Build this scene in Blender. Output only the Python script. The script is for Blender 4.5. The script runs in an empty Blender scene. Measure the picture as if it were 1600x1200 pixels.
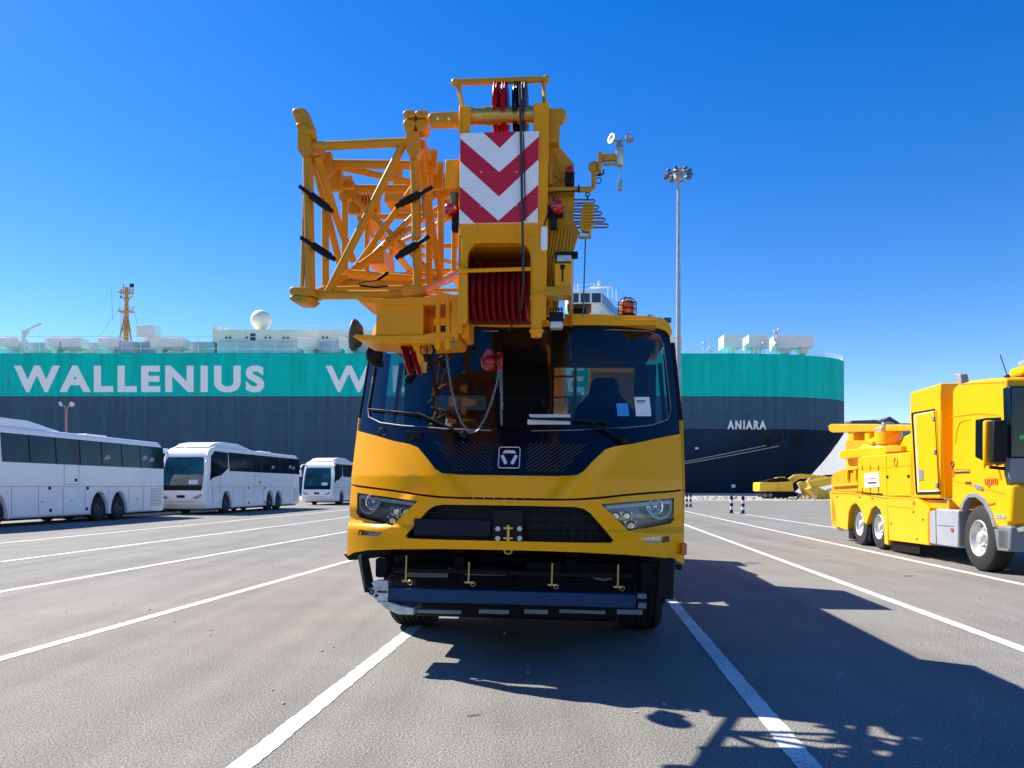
import bpy, bmesh, math, random
from mathutils import Vector, Matrix, Euler
from mathutils.geometry import tessellate_polygon
random.seed(7)
R = math.radians
sc = bpy.context.scene
COL = sc.collection

# ------------------------------------------------------------------ camera
CAM_H = 1.42; FPX = 1200.0; HORIZON = 762.0
cd = bpy.data.cameras.new('camera'); cam = bpy.data.objects.new('camera', cd); COL.objects.link(cam)
cam.location = (0, 0, CAM_H); cam.rotation_euler = (R(90), 0, 0)
cd.sensor_width = 36; cd.lens = 27; cd.shift_y = (HORIZON - 600) / 1600.0
cd.clip_start = 0.05; cd.clip_end = 6000
sc.camera = cam

# ------------------------------------------------------------------ light
SUN = Vector((-0.84, 0.56, 1.0)).normalized()
elev = math.asin(SUN.z); az = math.atan2(SUN.x, SUN.y)
w = bpy.data.worlds.new('World'); sc.world = w; w.use_nodes = True
nt = w.node_tree; nt.nodes.clear()
sky = nt.nodes.new('ShaderNodeTexSky'); sky.sky_type = 'NISHITA'; sky.sun_disc = False
sky.sun_elevation = elev; sky.sun_rotation = az
sky.altitude = 0; sky.air_density = 1.0; sky.dust_density = 0.1; sky.ozone_density = 3.2
hs = nt.nodes.new('ShaderNodeHueSaturation'); hs.inputs['Saturation'].default_value = 1.42; hs.inputs['Hue'].default_value = 0.514
bg = nt.nodes.new('ShaderNodeBackground'); bg.inputs['Strength'].default_value = 0.09
wo = nt.nodes.new('ShaderNodeOutputWorld')
nt.links.new(sky.outputs[0], hs.inputs['Color']); nt.links.new(hs.outputs[0], bg.inputs[0]); nt.links.new(bg.outputs[0], wo.inputs[0])
sd = bpy.data.lights.new('sun', 'SUN'); sd.energy = 4.7; sd.angle = R(0.5); sd.color = (1.0, 0.92, 0.80)
so = bpy.data.objects.new('sun', sd); COL.objects.link(so)
so.rotation_euler = (-SUN).to_track_quat('-Z', 'Y').to_euler(); so.location = (-30, 20, 40)
sc.view_settings.view_transform = 'Standard'; sc.view_settings.look = 'None'
sc.view_settings.exposure = 1.05; sc.view_settings.gamma = 1.0

# ------------------------------------------------------------------ materials
MATS = {}
def mat(name, col, rough=0.5, metal=0.0, coat=0.0, var=0.06, scale=3.0, bump=0.0, bscale=60.0, col2=None, spec=0.5):
    if name in MATS: return MATS[name]
    m = bpy.data.materials.new(name); m.use_nodes = True
    n = m.node_tree; b = n.nodes['Principled BSDF']
    b.inputs['Roughness'].default_value = rough; b.inputs['Metallic'].default_value = metal
    b.inputs['Coat Weight'].default_value = coat; b.inputs['Coat Roughness'].default_value = 0.06
    b.inputs['Specular IOR Level'].default_value = spec
    tc = n.nodes.new('ShaderNodeTexCoord'); no = n.nodes.new('ShaderNodeTexNoise')
    no.inputs['Scale'].default_value = scale; no.inputs['Detail'].default_value = 8; no.inputs['Roughness'].default_value = 0.65
    n.links.new(tc.outputs['Object'], no.inputs['Vector'])
    rp = n.nodes.new('ShaderNodeValToRGB')
    c2 = col2 or tuple(c * max(.15, 1 - 2.2 * var) for c in col)
    c1 = tuple(min(1, c * (1 + var)) for c in col)
    rp.color_ramp.elements[0].position = 0.3; rp.color_ramp.elements[1].position = 0.65
    rp.color_ramp.elements[0].color = (*c2, 1); rp.color_ramp.elements[1].color = (*c1, 1)
    n.links.new(no.outputs['Fac'], rp.inputs[0]); n.links.new(rp.outputs[0], b.inputs['Base Color'])
    mr = n.nodes.new('ShaderNodeMapRange'); mr.inputs['To Min'].default_value = rough * 0.75; mr.inputs['To Max'].default_value = min(1, rough * 1.3)
    n.links.new(no.outputs['Fac'], mr.inputs['Value']); n.links.new(mr.outputs[0], b.inputs['Roughness'])
    if bump:
        n2 = n.nodes.new('ShaderNodeTexNoise'); n2.inputs['Scale'].default_value = bscale; n2.inputs['Detail'].default_value = 4
        n.links.new(tc.outputs['Object'], n2.inputs['Vector'])
        bp = n.nodes.new('ShaderNodeBump'); bp.inputs['Strength'].default_value = bump; bp.inputs['Distance'].default_value = 0.01
        n.links.new(n2.outputs['Fac'], bp.inputs['Height']); n.links.new(bp.outputs[0], b.inputs['Normal'])
    MATS[name] = m
    return m

def glass(name, tint, gloss=1.0, opaque=None):
    if name in MATS: return MATS[name]
    m = bpy.data.materials.new(name); m.use_nodes = True; n = m.node_tree; n.nodes.clear()
    out = n.nodes.new('ShaderNodeOutputMaterial'); mix = n.nodes.new('ShaderNodeMixShader')
    fr = n.nodes.new('ShaderNodeFresnel'); fr.inputs['IOR'].default_value = 1.5
    ml = n.nodes.new('ShaderNodeMath'); ml.operation = 'MULTIPLY'; ml.inputs[1].default_value = gloss
    n.links.new(fr.outputs[0], ml.inputs[0]); n.links.new(ml.outputs[0], mix.inputs[0])
    tr = n.nodes.new('ShaderNodeBsdfTransparent'); tr.inputs[0].default_value = (*tint, 1)
    gl = n.nodes.new('ShaderNodeBsdfGlossy'); gl.inputs['Roughness'].default_value = 0.02
    n.links.new(tr.outputs[0], mix.inputs[1]); n.links.new(gl.outputs[0], mix.inputs[2]); n.links.new(mix.outputs[0], out.inputs[0])
    MATS[name] = m
    return m

YEL = mat('cab_yellow_paint', (1.0, 0.425, 0.0), 0.26, spec=.2, coat=0.10, var=0.02, scale=1.5)
ORG = mat('crane_orange_paint', (0.60, 0.285, 0.012), 0.36, spec=.2, coat=0.1, var=0.05, scale=4, bump=0.05)
BOOMY = mat('boom_yellow_paint', (0.90, 0.355, 0.0), 0.36, spec=.2, coat=0.1, var=0.06, scale=3)
TRY = mat('recovery_yellow_paint', (0.88, 0.43, 0.0), 0.3, spec=.2, coat=0.15, var=0.02, scale=1.5)
TRYD = mat('recovery_ochre_paint', (0.72, 0.33, 0.003), 0.4, spec=.25, coat=0.1, var=0.08, scale=4)
RED = mat('sheave_red', (0.27, 0.002, 0.006), 0.25, spec=.4, coat=0.3, var=0.06, scale=10)
REDS = mat('sign_red', (0.62, 0.003, 0.028), 0.4, var=0.03)
WHS = mat('sign_white', (0.93, 0.93, 0.93), 0.4, var=0.03)
BLK = mat('black_plastic', (0.008, 0.009, 0.012), 0.5, spec=.2, var=0.1)
GLB = mat('gloss_black_panel', (0.003, 0.004, 0.010), 0.15, spec=.35, coat=0.25, var=0.05)
DRK = mat('chassis_black', (0.007, 0.008, 0.011), 0.6, spec=.15, var=0.25, scale=8, bump=0.2)
INT = mat('cab_interior', (0.035, 0.045, 0.06), 0.7, var=0.12, scale=8)
SEATM = mat('seat_fabric', (0.02, 0.035, 0.075), 0.85, var=0.15, scale=30, bump=0.3)
RUB = mat('tyre_rubber', (0.016, 0.016, 0.018), 0.8, var=0.25, scale=12, bump=0.3, bscale=90)
RIMW = mat('rim_silver', (0.60, 0.60, 0.60), 0.35, metal=0.45, var=0.05, scale=5)
STL = mat('galvanised_steel', (0.50, 0.56, 0.62), 0.4, metal=0.5, var=0.22, scale=16)
BAR = mat('underrun_bar_blue', (0.008, 0.05, 0.13), 0.45, spec=.2, var=0.12, scale=6)
CHR = mat('chrome', (0.8, 0.81, 0.83), 0.1, metal=1.0, var=0.02)
BRS = mat('zinc_brass', (0.45, 0.36, 0.16), 0.4, metal=0.7, var=0.1)
GOLD = mat('zinc_yellow_drum', (0.55, 0.40, 0.09), 0.3, metal=0.6, var=0.12)
WHT = mat('coach_white', (0.95, 0.93, 0.92), 0.25, coat=0.4, var=0.02, scale=1.2)
GRY = mat('grey_plastic', (0.22, 0.24, 0.27), 0.5, var=0.1)
LGR = mat('pale_grey_paint', (0.62, 0.63, 0.63), 0.45, var=0.08, scale=6)
MASTM = mat('mast_galvanised', (0.42, 0.44, 0.46), 0.5, metal=0.3, var=0.15, scale=4)
PAPER = mat('paper', (0.78, 0.79, 0.82), 0.7, var=0.02)
BLUEP = mat('blue_sticker', (0.04, 0.30, 0.75), 0.5, var=0.1, scale=30)
INK = mat('ink', (0.03, 0.04, 0.07), 0.6, var=0.05)
AMB = mat('amber_lens', (0.65, 0.14, 0.01), 0.25, coat=0.5, var=0.15, scale=30)
REDL = mat('red_lens', (0.50, 0.004, 0.01), 0.15, coat=0.8, var=0.05)
LAMPIN = mat('lamp_housing', (0.28, 0.29, 0.30), 0.3, metal=0.3, var=0.2, scale=30)
REFL = mat('lamp_reflector', (0.75, 0.76, 0.78), 0.15, metal=0.9, var=0.25, scale=40)
GLS = glass('windscreen_glass', (0.34, 0.47, 0.50), 1.6)
GLC = glass('clear_lens', (0.85, 0.87, 0.88), 1.3)
GLT = glass('tinted_glass', (0.12, 0.17, 0.19), 1.6)
COACHG = mat('coach_window_glass', (0.006, 0.018, 0.030), 0.06, coat=0.0, var=0.5, scale=0.6, spec=.45)
ROPE = mat('steel_rope', (0.05, 0.05, 0.055), 0.5, metal=0.3, var=0.2, scale=80)
CHAIN = mat('chain_zinc', (0.30, 0.31, 0.31), 0.35, metal=0.8, var=0.2, scale=40)

# ------------------------------------------------------------------ mesh builder
def frame_z(d):
    d = d.normalized(); return d.to_track_quat('Z', 'Y').to_matrix()
class MB:
    def __init__(s): s.bm = bmesh.new()
    def faces(s, vs, fs):
        v = [s.bm.verts.new(p) for p in vs]
        for f in fs:
            try: s.bm.faces.new([v[i] for i in f])
            except ValueError: pass
        return s
    def box(s, x0, x1, y0, y1, z0, z1):
        x0, x1 = sorted((x0, x1)); y0, y1 = sorted((y0, y1)); z0, z1 = sorted((z0, z1))
        v = [(x0,y0,z0),(x1,y0,z0),(x1,y1,z0),(x0,y1,z0),(x0,y0,z1),(x1,y0,z1),(x1,y1,z1),(x0,y1,z1)]
        return s.faces(v, [(0,3,2,1),(4,5,6,7),(0,1,5,4),(1,2,6,5),(2,3,7,6),(3,0,4,7)])
    def obox(s, c, size, rot=(0,0,0)):
        m = Euler(rot).to_matrix(); c = Vector(c); hx, hy, hz = [k/2 for k in size]
        v = [c + m @ Vector(p) for p in [(-hx,-hy,-hz),(hx,-hy,-hz),(hx,hy,-hz),(-hx,hy,-hz),(-hx,-hy,hz),(hx,-hy,hz),(hx,hy,hz),(-hx,hy,hz)]]
        return s.faces(v, [(0,3,2,1),(4,5,6,7),(0,1,5,4),(1,2,6,5),(2,3,7,6),(3,0,4,7)])
    def beam(s, a, b, w, h):
        a = Vector(a); b = Vector(b); m = frame_z(b-a); v = []
        for p in (a, b):
            for q in ((-w/2,-h/2),(w/2,-h/2),(w/2,h/2),(-w/2,h/2)): v.append(p + m @ Vector((q[0],q[1],0)))
        return s.faces(v, [(0,3,2,1),(4,5,6,7),(0,1,5,4),(1,2,6,5),(2,3,7,6),(3,0,4,7)])
    def tube(s, a, b, r, r2=None, n=12):
        a = Vector(a); b = Vector(b); r2 = r if r2 is None else r2; m = frame_z(b-a); v = []
        for p, rr in ((a, r), (b, r2)):
            for i in range(n):
                t = 2*math.pi*i/n; v.append(p + m @ Vector((rr*math.cos(t), rr*math.sin(t), 0)))
        f = [(i,(i+1)%n,n+(i+1)%n,n+i) for i in range(n)] + [tuple(range(n))[::-1], tuple(range(n,2*n))]
        return s.faces(v, f)
    def path(s, pts, r, n=8, close=False):
        pts = [Vector(p) for p in pts]; N = len(pts); v = []; f = []
        up = Vector((0.13, 0.21, 0.97)).normalized()
        for k, p in enumerate(pts):
            if close: d = pts[(k+1)%N] - pts[k-1]
            else: d = pts[min(k+1,N-1)] - pts[max(k-1,0)]
            d.normalize(); a = d.cross(up)
            if a.length < 1e-3: a = d.cross(Vector((1,0,0)))
            a.normalize(); b2 = d.cross(a)
            for i in range(n):
                t = 2*math.pi*i/n; v.append(p + r*(a*math.cos(t) + b2*math.sin(t)))
        M = N if close else N-1
        for k in range(M):
            for i in range(n):
                j = (i+1)%n; k2 = (k+1)%N; f.append((k*n+i, k*n+j, k2*n+j, k2*n+i))
        if not close: f += [tuple(range(n)), tuple(range((N-1)*n, N*n))]
        return s.faces(v, f)
    def prism(s, poly, a, b, plane='xz'):
        def P(u, v, t):
            return {'xz': (u,t,v), 'yz': (t,u,v), 'xy': (u,v,t)}[plane]
        n = len(poly); v = [P(u,w_,a) for u,w_ in poly] + [P(u,w_,b) for u,w_ in poly]
        f = [tuple(range(n)), tuple(range(n,2*n))[::-1]] + [(i,(i+1)%n,n+(i+1)%n,n+i) for i in range(n)]
        return s.faces(v, f)
    def lathe(s, prof, c, d, n=32):
        c = Vector(c); m = frame_z(Vector(d)); v = []; f = []
        for r, h in prof:
            for i in range(n):
                t = 2*math.pi*i/n; v.append(c + m @ Vector((r*math.cos(t), r*math.sin(t), h)))
        for k in range(len(prof)-1):
            for i in range(n):
                j = (i+1)%n; f.append((k*n+i,k*n+j,(k+1)*n+j,(k+1)*n+i))
        f.append(tuple(range(n))[::-1]); f.append(tuple(range((len(prof)-1)*n, len(prof)*n)))
        return s.faces(v, f)
    def ball(s, c, r, sx=1, sy=1, sz=1, n=16):
        c = Vector(c); m = Matrix.Translation(c) @ Matrix.Diagonal((r*sx, r*sy, r*sz, 1))
        bmesh.ops.create_uvsphere(s.bm, u_segments=n, v_segments=max(6,n//2), radius=1, matrix=m); return s
    def torus(s, c, d, Rr, r, n=24, k=8):
        c = Vector(c); m = frame_z(Vector(d))
        return s.path([c + m @ Vector((Rr*math.cos(2*math.pi*i/n), Rr*math.sin(2*math.pi*i/n), 0)) for i in range(n)], r, k, True)
    def build(s, name, m, parent=None, bevel=0.0, smooth=35, seg=2, props=None):
        bmesh.ops.recalc_face_normals(s.bm, faces=s.bm.faces)
        me = bpy.data.meshes.new(name); s.bm.to_mesh(me); s.bm.free()
        for mm in (m if isinstance(m, (list, tuple)) else [m]): me.materials.append(mm)
        for p in me.polygons: p.use_smooth = True
        me.set_sharp_from_angle(angle=R(smooth))
        o = bpy.data.objects.new(name, me); COL.objects.link(o)
        if parent is not None: o.parent = parent
        if bevel:
            b = o.modifiers.new('bevel', 'BEVEL'); b.width = bevel; b.segments = seg; b.limit_method = 'ANGLE'; b.angle_limit = R(32); b.harden_normals = False
        if props:
            for k_, v_ in props.items(): o[k_] = v_
        return o

def split_build(mb, name, m, parent=None, bevel=0.0):
    # one object for every loose piece of the mesh under construction
    bm = mb.bm; seen = set(); out = []
    for v0 in bm.verts:
        if v0 in seen: continue
        st = [v0]; seen.add(v0); vs = []
        while st:
            v = st.pop(); vs.append(v)
            for e in v.link_edges:
                w_ = e.other_vert(v)
                if w_ not in seen: seen.add(w_); st.append(w_)
        ix = {v: i for i, v in enumerate(vs)}; n = MB()
        fs = {f for v in vs for f in v.link_faces}
        n.faces([v.co.copy() for v in vs], [tuple(ix[v] for v in f.verts) for f in fs])
        out.append(n.build(name, m, parent, bevel))
    bm.free(); return out
def tag(o, label=None, cat=None, group=None, kind=None):
    if label: o['label'] = label
    if cat: o['category'] = cat
    if group: o['group'] = group
    if kind: o['kind'] = kind
    return o
def thing(name, label, cat, loc, rot=(0,0,0), group=None):
    o = bpy.data.objects.new(name, None); COL.objects.link(o); o.location = loc; o.rotation_euler = rot
    return tag(o, label, cat, group)
def kids(o): return [c for c in bpy.data.objects if c.parent == o]
def copy_tree(o, parent=None):
    c = o.copy(); COL.objects.link(c); c.parent = parent
    for ch in kids(o): copy_tree(ch, c)
    return c
def lettering(name, body, size, m, parent, matrix, extrude=0.01, offset=0.0, width=None, spacing=1.0, props=None):
    cu = bpy.data.curves.new(name, 'FONT'); cu.body = body; cu.size = size; cu.extrude = extrude; cu.offset = offset
    cu.align_x = 'LEFT'; cu.space_character = spacing
    t = bpy.data.objects.new(name, cu); COL.objects.link(t); bpy.context.view_layer.update()
    me = bpy.data.meshes.new_from_object(t.evaluated_get(bpy.context.evaluated_depsgraph_get()))
    bpy.data.objects.remove(t); bpy.data.curves.remove(cu)
    xs = [v.co.x for v in me.vertices]; ys = [v.co.y for v in me.vertices]
    x0, x1, y0, y1 = min(xs), max(xs), min(ys), max(ys)
    sy = size / (y1 - y0); sx = (width/(x1-x0)) if width else sy
    for v in me.vertices: v.co.x = (v.co.x-x0)*sx; v.co.y = (v.co.y-y0)*sy
    me.transform(matrix); me.materials.clear(); me.materials.append(m); me.name = name
    o = bpy.data.objects.new(name, me); COL.objects.link(o); o.parent = parent
    if props:
        for k_, v_ in props.items(): o[k_] = v_
    return o

def ray(px, py): return Vector(((px-800)/FPX, 1.0, (HORIZON-py)/FPX))
def W(px, py, Y):                       # a pixel at world distance Y
    return Vector((0,0,CAM_H)) + ray(px,py)*Y
def plane_hit(M, px, py, axis, val):    # where a sight line meets a plane of an object's own frame
    Mi = M.inverted(); o = Mi @ Vector((0,0,CAM_H)); d = Mi.to_3x3() @ ray(px,py)
    t = (val - o[axis]) / d[axis]; return o + d*t

def surf_bm(outer, holes, fn, thick, gx=0.03, gz=0.03):
    loops = [[Vector((p[0], p[1], 0)) for p in outer]] + [[Vector((p[0], p[1], 0)) for p in h] for h in holes]
    tris = tessellate_polygon(loops); flat = [p for l in loops for p in l]
    mb = MB(); bm = mb.bm; vs = [bm.verts.new((p.x, 0, p.y)) for p in flat]
    for t in tris:
        try: bm.faces.new([vs[i] for i in t])
        except ValueError: pass
    xs = [p.x for p in flat]; zs = [p.y for p in flat]
    def cut(lo, hi, g, ax):
        k = math.ceil(lo/g)
        while k*g < hi:
            co = [0,0,0]; no = [0,0,0]; co[ax] = k*g + 1e-5; no[ax] = 1
            bmesh.ops.bisect_plane(bm, geom=bm.verts[:]+bm.edges[:]+bm.faces[:], dist=1e-5, plane_co=co, plane_no=no); k += 1
    cut(min(xs), max(xs), gx, 0); cut(min(zs), max(zs), gz, 2)
    for v in bm.verts: v.co.y = fn(v.co.x, v.co.z)
    if thick:
        r = bmesh.ops.extrude_face_region(bm, geom=bm.faces[:], use_keep_orig=True)
        for v in [g for g in r['geom'] if isinstance(g, bmesh.types.BMVert)]: v.co.y += thick
    return mb

# tyre + rim, axis along local x, outer face towards `side`
def wheel(parent, c, r, wd, side, name='wheel', rim=RIMW, detail=True):
    x, y, z = c
    m = MB()
    prof = [(r*.53,-.005),(r*.55,-wd/2),(r*.60,-wd*.5),(r*.93,-wd*.48),(r*.985,-wd*.40),(r,-wd*.34)]
    for k in range(-2, 3):
        t = k*wd*.13; prof += [(r, t-.02),(r*.975, t-.012),(r*.975, t+.012),(r, t+.02)]
    prof += [(r,wd*.34),(r*.985,wd*.40),(r*.93,wd*.48),(r*.60,wd*.5),(r*.55,wd/2),(r*.53,.005)]
    m.lathe(prof, (x,y,z), (side,0,0), 40)
    t = m.build(name, RUB, parent, smooth=40)
    rm = MB(); r1 = r*.56
    rm.lathe([(r1*.02,-wd*.3),(r1,-wd*.3),(r1,wd*.505),(r1*.97,wd*.53),(r1*.92,wd*.50),(r1*.86,wd*.38),(r1*.76,wd*.22),(r1*.62,wd*.24),(r1*.48,wd*.28),(r1*.36,wd*.30),(r1*.34,wd*.44),(r1*.26,wd*.52),(r1*.01,wd*.53)], (x,y,z), (side,0,0), 36)
    if detail:
        for i in range(10):
            a = 2*math.pi*i/10; rr = r1*.52
            rm.tube((x+side*wd*.22, y+rr*math.cos(a), z+rr*math.sin(a)), (x+side*wd*.36, y+rr*math.cos(a), z+rr*math.sin(a)), .016, n=6)
    rm.build('rim', rim, t, smooth=30)
    if detail:
        hm = MB()
        for i in range(8):
            a = 2*math.pi*(i+.5)/8; rr = r1*.76
            hm.ball((x+side*wd*.22, y+rr*math.cos(a), z+rr*math.sin(a)), .026, .35, 1, 1, 8)
        hm.build('rim_hole', BLK, t)
    return t

# ================================================================== GROUND
def asphalt():
    m = bpy.data.materials.new('asphalt'); m.use_nodes = True; n = m.node_tree; b = n.nodes['Principled BSDF']
    tc = n.nodes.new('ShaderNodeTexCoord')
    def noise(sc_, det, ro=.6):
        k = n.nodes.new('ShaderNodeTexNoise'); k.inputs['Scale'].default_value = sc_; k.inputs['Detail'].default_value = det; k.inputs['Roughness'].default_value = ro
        n.links.new(tc.outputs['Object'], k.inputs['Vector']); return k
    fine = noise(78, 5, .85); mid = noise(.9, 7, .7); big = noise(.11, 5)
    vor = n.nodes.new('ShaderNodeTexVoronoi'); vor.inputs['Scale'].default_value = 70; n.links.new(tc.outputs['Object'], vor.inputs['Vector'])
    r1 = n.nodes.new('ShaderNodeValToRGB'); e = r1.color_ramp.elements
    e[0].position = .37; e[0].color = (.045,.045,.040,1); e[1].position = .58; e[1].color = (.305,.300,.272,1)
    k = e.new(.68); k.color = (.72,.71,.65,1)
    n.links.new(fine.outputs['Fac'], r1.inputs[0])
    def mul(a, fac_node, lo, hi):
        mr = n.nodes.new('ShaderNodeMapRange'); mr.inputs['From Min'].default_value=.3; mr.inputs['From Max'].default_value=.7
        mr.inputs['To Min'].default_value = lo; mr.inputs['To Max'].default_value = hi; n.links.new(fac_node, mr.inputs['Value'])
        mx = n.nodes.new('ShaderNodeMix'); mx.data_type='RGBA'; mx.blend_type='MULTIPLY'; mx.inputs['Factor'].default_value = 1
        n.links.new(a, mx.inputs['A']); n.links.new(mr.outputs[0], mx.inputs['B']); return mx.outputs['Result']
    c = mul(r1.outputs[0], mid.outputs['Fac'], .86, 1.10); c = mul(c, big.outputs['Fac'], .90, 1.08)
    # a few darker drips of oil and tyre tracks
    mp = n.nodes.new('ShaderNodeMapping'); mp.inputs['Scale'].default_value = (2.2,.06,1); mp.inputs['Rotation'].default_value = (0,0,R(5))
    n.links.new(tc.outputs['Object'], mp.inputs[0]); st = n.nodes.new('ShaderNodeTexNoise'); st.inputs['Scale'].default_value = 1; st.inputs['Detail'].default_value = 5
    n.links.new(mp.outputs[0], st.inputs['Vector']); c = mul(c, st.outputs['Fac'], .84, 1.12)
    n.links.new(c, b.inputs['Base Color']); b.inputs['Roughness'].default_value = .85; b.inputs['Specular IOR Level'].default_value = .3
    bp = n.nodes.new('ShaderNodeBump'); bp.inputs['Strength'].default_value = .6; bp.inputs['Distance'].default_value = .007
    n.links.new(vor.outputs['Distance'], bp.inputs['Height']); n.links.new(bp.outputs[0], b.inputs['Normal'])
    return m
tag(MB().faces([(-400,-60,0),(400,-60,0),(400,146,0),(-400,146,0)], [(0,1,2,3)]).build('ground', asphalt()), kind='structure')
CONC = mat('quay_concrete', (.50,.46,.40), .9, var=.15, scale=.6, bump=.3, bscale=8)
APR = mat('apron_dust', (.40,.37,.32), .95, var=.22, scale=.25, bump=.2, bscale=6)
tag(MB().faces([(-400,88,.004),(400,82,.004),(400,136,.004),(-400,136,.004)],[(0,1,2,3)]).build('quay_apron', APR), kind='structure')
q = MB(); q.box(-400,400,136,146,.004,.05); q.box(-400,400,146,146.6,-5,.35)
tag(q.build('quay_edge', CONC), kind='structure')
WAT = mat('harbour_water', (.03,.07,.09), .12, var=.2, scale=.2, bump=.5, bscale=1.5)
tag(MB().faces([(-3000,146.6,-3),(3000,146.6,-3),(3000,5000,-3),(-3000,5000,-3)], [(0,1,2,3)]).build('water', WAT), kind='structure')
# painted lines with ragged worn edges
def paint():
    m = bpy.data.materials.new('line_paint'); m.use_nodes = True; n = m.node_tree; b = n.nodes['Principled BSDF']
    tc = n.nodes.new('ShaderNodeTexCoord'); k = n.nodes.new('ShaderNodeTexNoise'); k.inputs['Scale'].default_value = 60; k.inputs['Detail'].default_value = 6; k.inputs['Roughness'].default_value=.8
    n.links.new(tc.outputs['Object'], k.inputs['Vector']); r1 = n.nodes.new('ShaderNodeValToRGB'); e = r1.color_ramp.elements
    e[0].position=.40; e[0].color=(.28,.27,.25,1); e[1].position=.50; e[1].color=(.80,.78,.70,1)
    k2 = n.nodes.new('ShaderNodeTexNoise'); k2.inputs['Scale'].default_value = 2.2; k2.inputs['Detail'].default_value = 5; n.links.new(tc.outputs['Object'], k2.inputs['Vector'])
    ad = n.nodes.new('ShaderNodeMath'); ad.operation='MULTIPLY_ADD'; ad.inputs[1].default_value=.45; n.links.new(k2.outputs['Fac'], ad.inputs[0])
    sb = n.nodes.new('ShaderNodeMath'); sb.operation='SUBTRACT'; sb.inputs[1].default_value=.205; n.links.new(k.outputs['Fac'], sb.inputs[0]); n.links.new(sb.outputs[0], ad.inputs[2])
    n.links.new(ad.outputs[0], r1.inputs[0]); n.links.new(r1.outputs[0], b.inputs['Base Color']); b.inputs['Roughness'].default_value=.7
    return m
PNT = paint()
def ground_pt(px, py):
    Y = FPX*CAM_H/(py-HORIZON); return Vector(((px-800)/FPX*Y, Y, 0))
def gline(p1, p2, wd=.12, y_far=60, y_near=0.3, brk=None):
    a = ground_pt(*p1); b = ground_pt(*p2); k = (b.x-a.x)/(b.y-a.y); m = MB(); y = y_near; L = []
    while y < y_far: L.append(y); y += .06 if y < 12 else (.5 if y < 40 else 3)
    L.append(y_far)
    vs = []; n = len(L)
    for y in L:
        x = a.x + k*(y-a.y); j = .006 if y < 12 else .003
        vs += [(x-wd/2+random.uniform(-j,j), y, .004), (x+wd/2+random.uniform(-j,j), y, .004)]
    m.faces(vs, [(2*i,2*i+1,2*i+3,2*i+2) for i in range(n-1)])
    tag(m.build('parking_line', PNT), kind='structure')
gline((375,1200),(655,975), .13, 55, 1.5)
gline((1265,1200),(1050,940), .13, 55, 1.5)
gline((0,1030),(540,878), .13, 60, 2)
gline((0,925),(535,832), .13, 60, 4)
gline((0,878),(536,809), .13, 70, 6)
gline((0,849),(540,797), .13, 70, 8)
gline((1600,1015),(1070,820), .13, 60, 1.5)
gline((1600,914),(1071,799), .13, 90, 4)
gline((1312,826),(1166,804), .14, 44, 20)
def blot(cx, cy, rx, ry, mt_, rot=0):
    n = 26; ph = [random.uniform(0,6.28) for _ in range(3)]; v = [(cx,cy,.002)]
    for i in range(n):
        t = 2*math.pi*i/n; k = 1+.18*math.sin(2*t+ph[0])+.12*math.sin(5*t+ph[1])+.07*math.sin(9*t+ph[2])
        x, y = rx*k*math.cos(t), ry*k*math.sin(t); v.append((cx+x*math.cos(rot)-y*math.sin(rot), cy+x*math.sin(rot)+y*math.cos(rot), .002))
    return MB().faces(v, [(0,1+i,1+(i+1)%n) for i in range(n)]).build('oil_stain', mt_)
OILM = mat('oil_stain', (.085,.082,.08), .6, var=.4, scale=25)
for (px,py,rx,ry) in ((1175,880,.5,.2),(740,1118,.10,.05),(500,905,.12,.07),(330,985,.06,.04),(1420,900,.3,.12)):
    p = ground_pt(px,py); tag(blot(p.x,p.y,rx*.4,ry*.4,OILM,random.random()), kind='structure')
# small cracks, stones and a paint splash on the asphalt
g = MB()
for i in range(70):
    Y = random.uniform(3.6, 20); X = random.uniform(-.65,.65)*Y
    g.ball((X,Y,.004), random.uniform(.006,.016), 1, 1.2, .6, 6)
tag(g.build('gravel', mat('pale_grit', (.42,.4,.37), .9)), kind='stuff')

# ================================================================== MOBILE CRANE
crane = thing('mobile_crane', 'yellow mobile crane with lattice jib stowed beside its boom, seen head on', 'mobile crane',
              (-0.048, 5.79, 0), (0, R(0.9), -math.atan(110/1200.0)))
bpy.context.view_layer.update(); CM = crane.matrix_world.copy()
def L(px, py, y): return plane_hit(CM, px, py, 1, y)
HW = 1.375
def F(x, z):
    wz = HW - (0.10*(z-2.0) if z > 2.0 else 0)
    t = min(1.02, abs(x)/wz); y = .05*t*t
    if t > .25: y += .42*((t-.25)/.75)**2
    y += .1925+.2*(z-2.05) if z > 2.05 else (.35*(z-1.5) if z > 1.5 else (-.12*(1.5-z) if z > 1.2 else -.036+.10*(1.2-z)))
    return y
def Lf(px, py):
    y = .1
    for _ in range(8): p = L(px,py,y); y = F(p.x,p.z)
    return (p.x, p.z)
def mir(pts):                           # right-hand outline from centre outwards and back, mirrored to a whole
    return pts + [(-x,z) for x,z in reversed(pts)]
def sstep(a, b, v):
    t = max(0, min(1, (v-a)/(b-a))); return t*t*(3-2*t)

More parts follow.
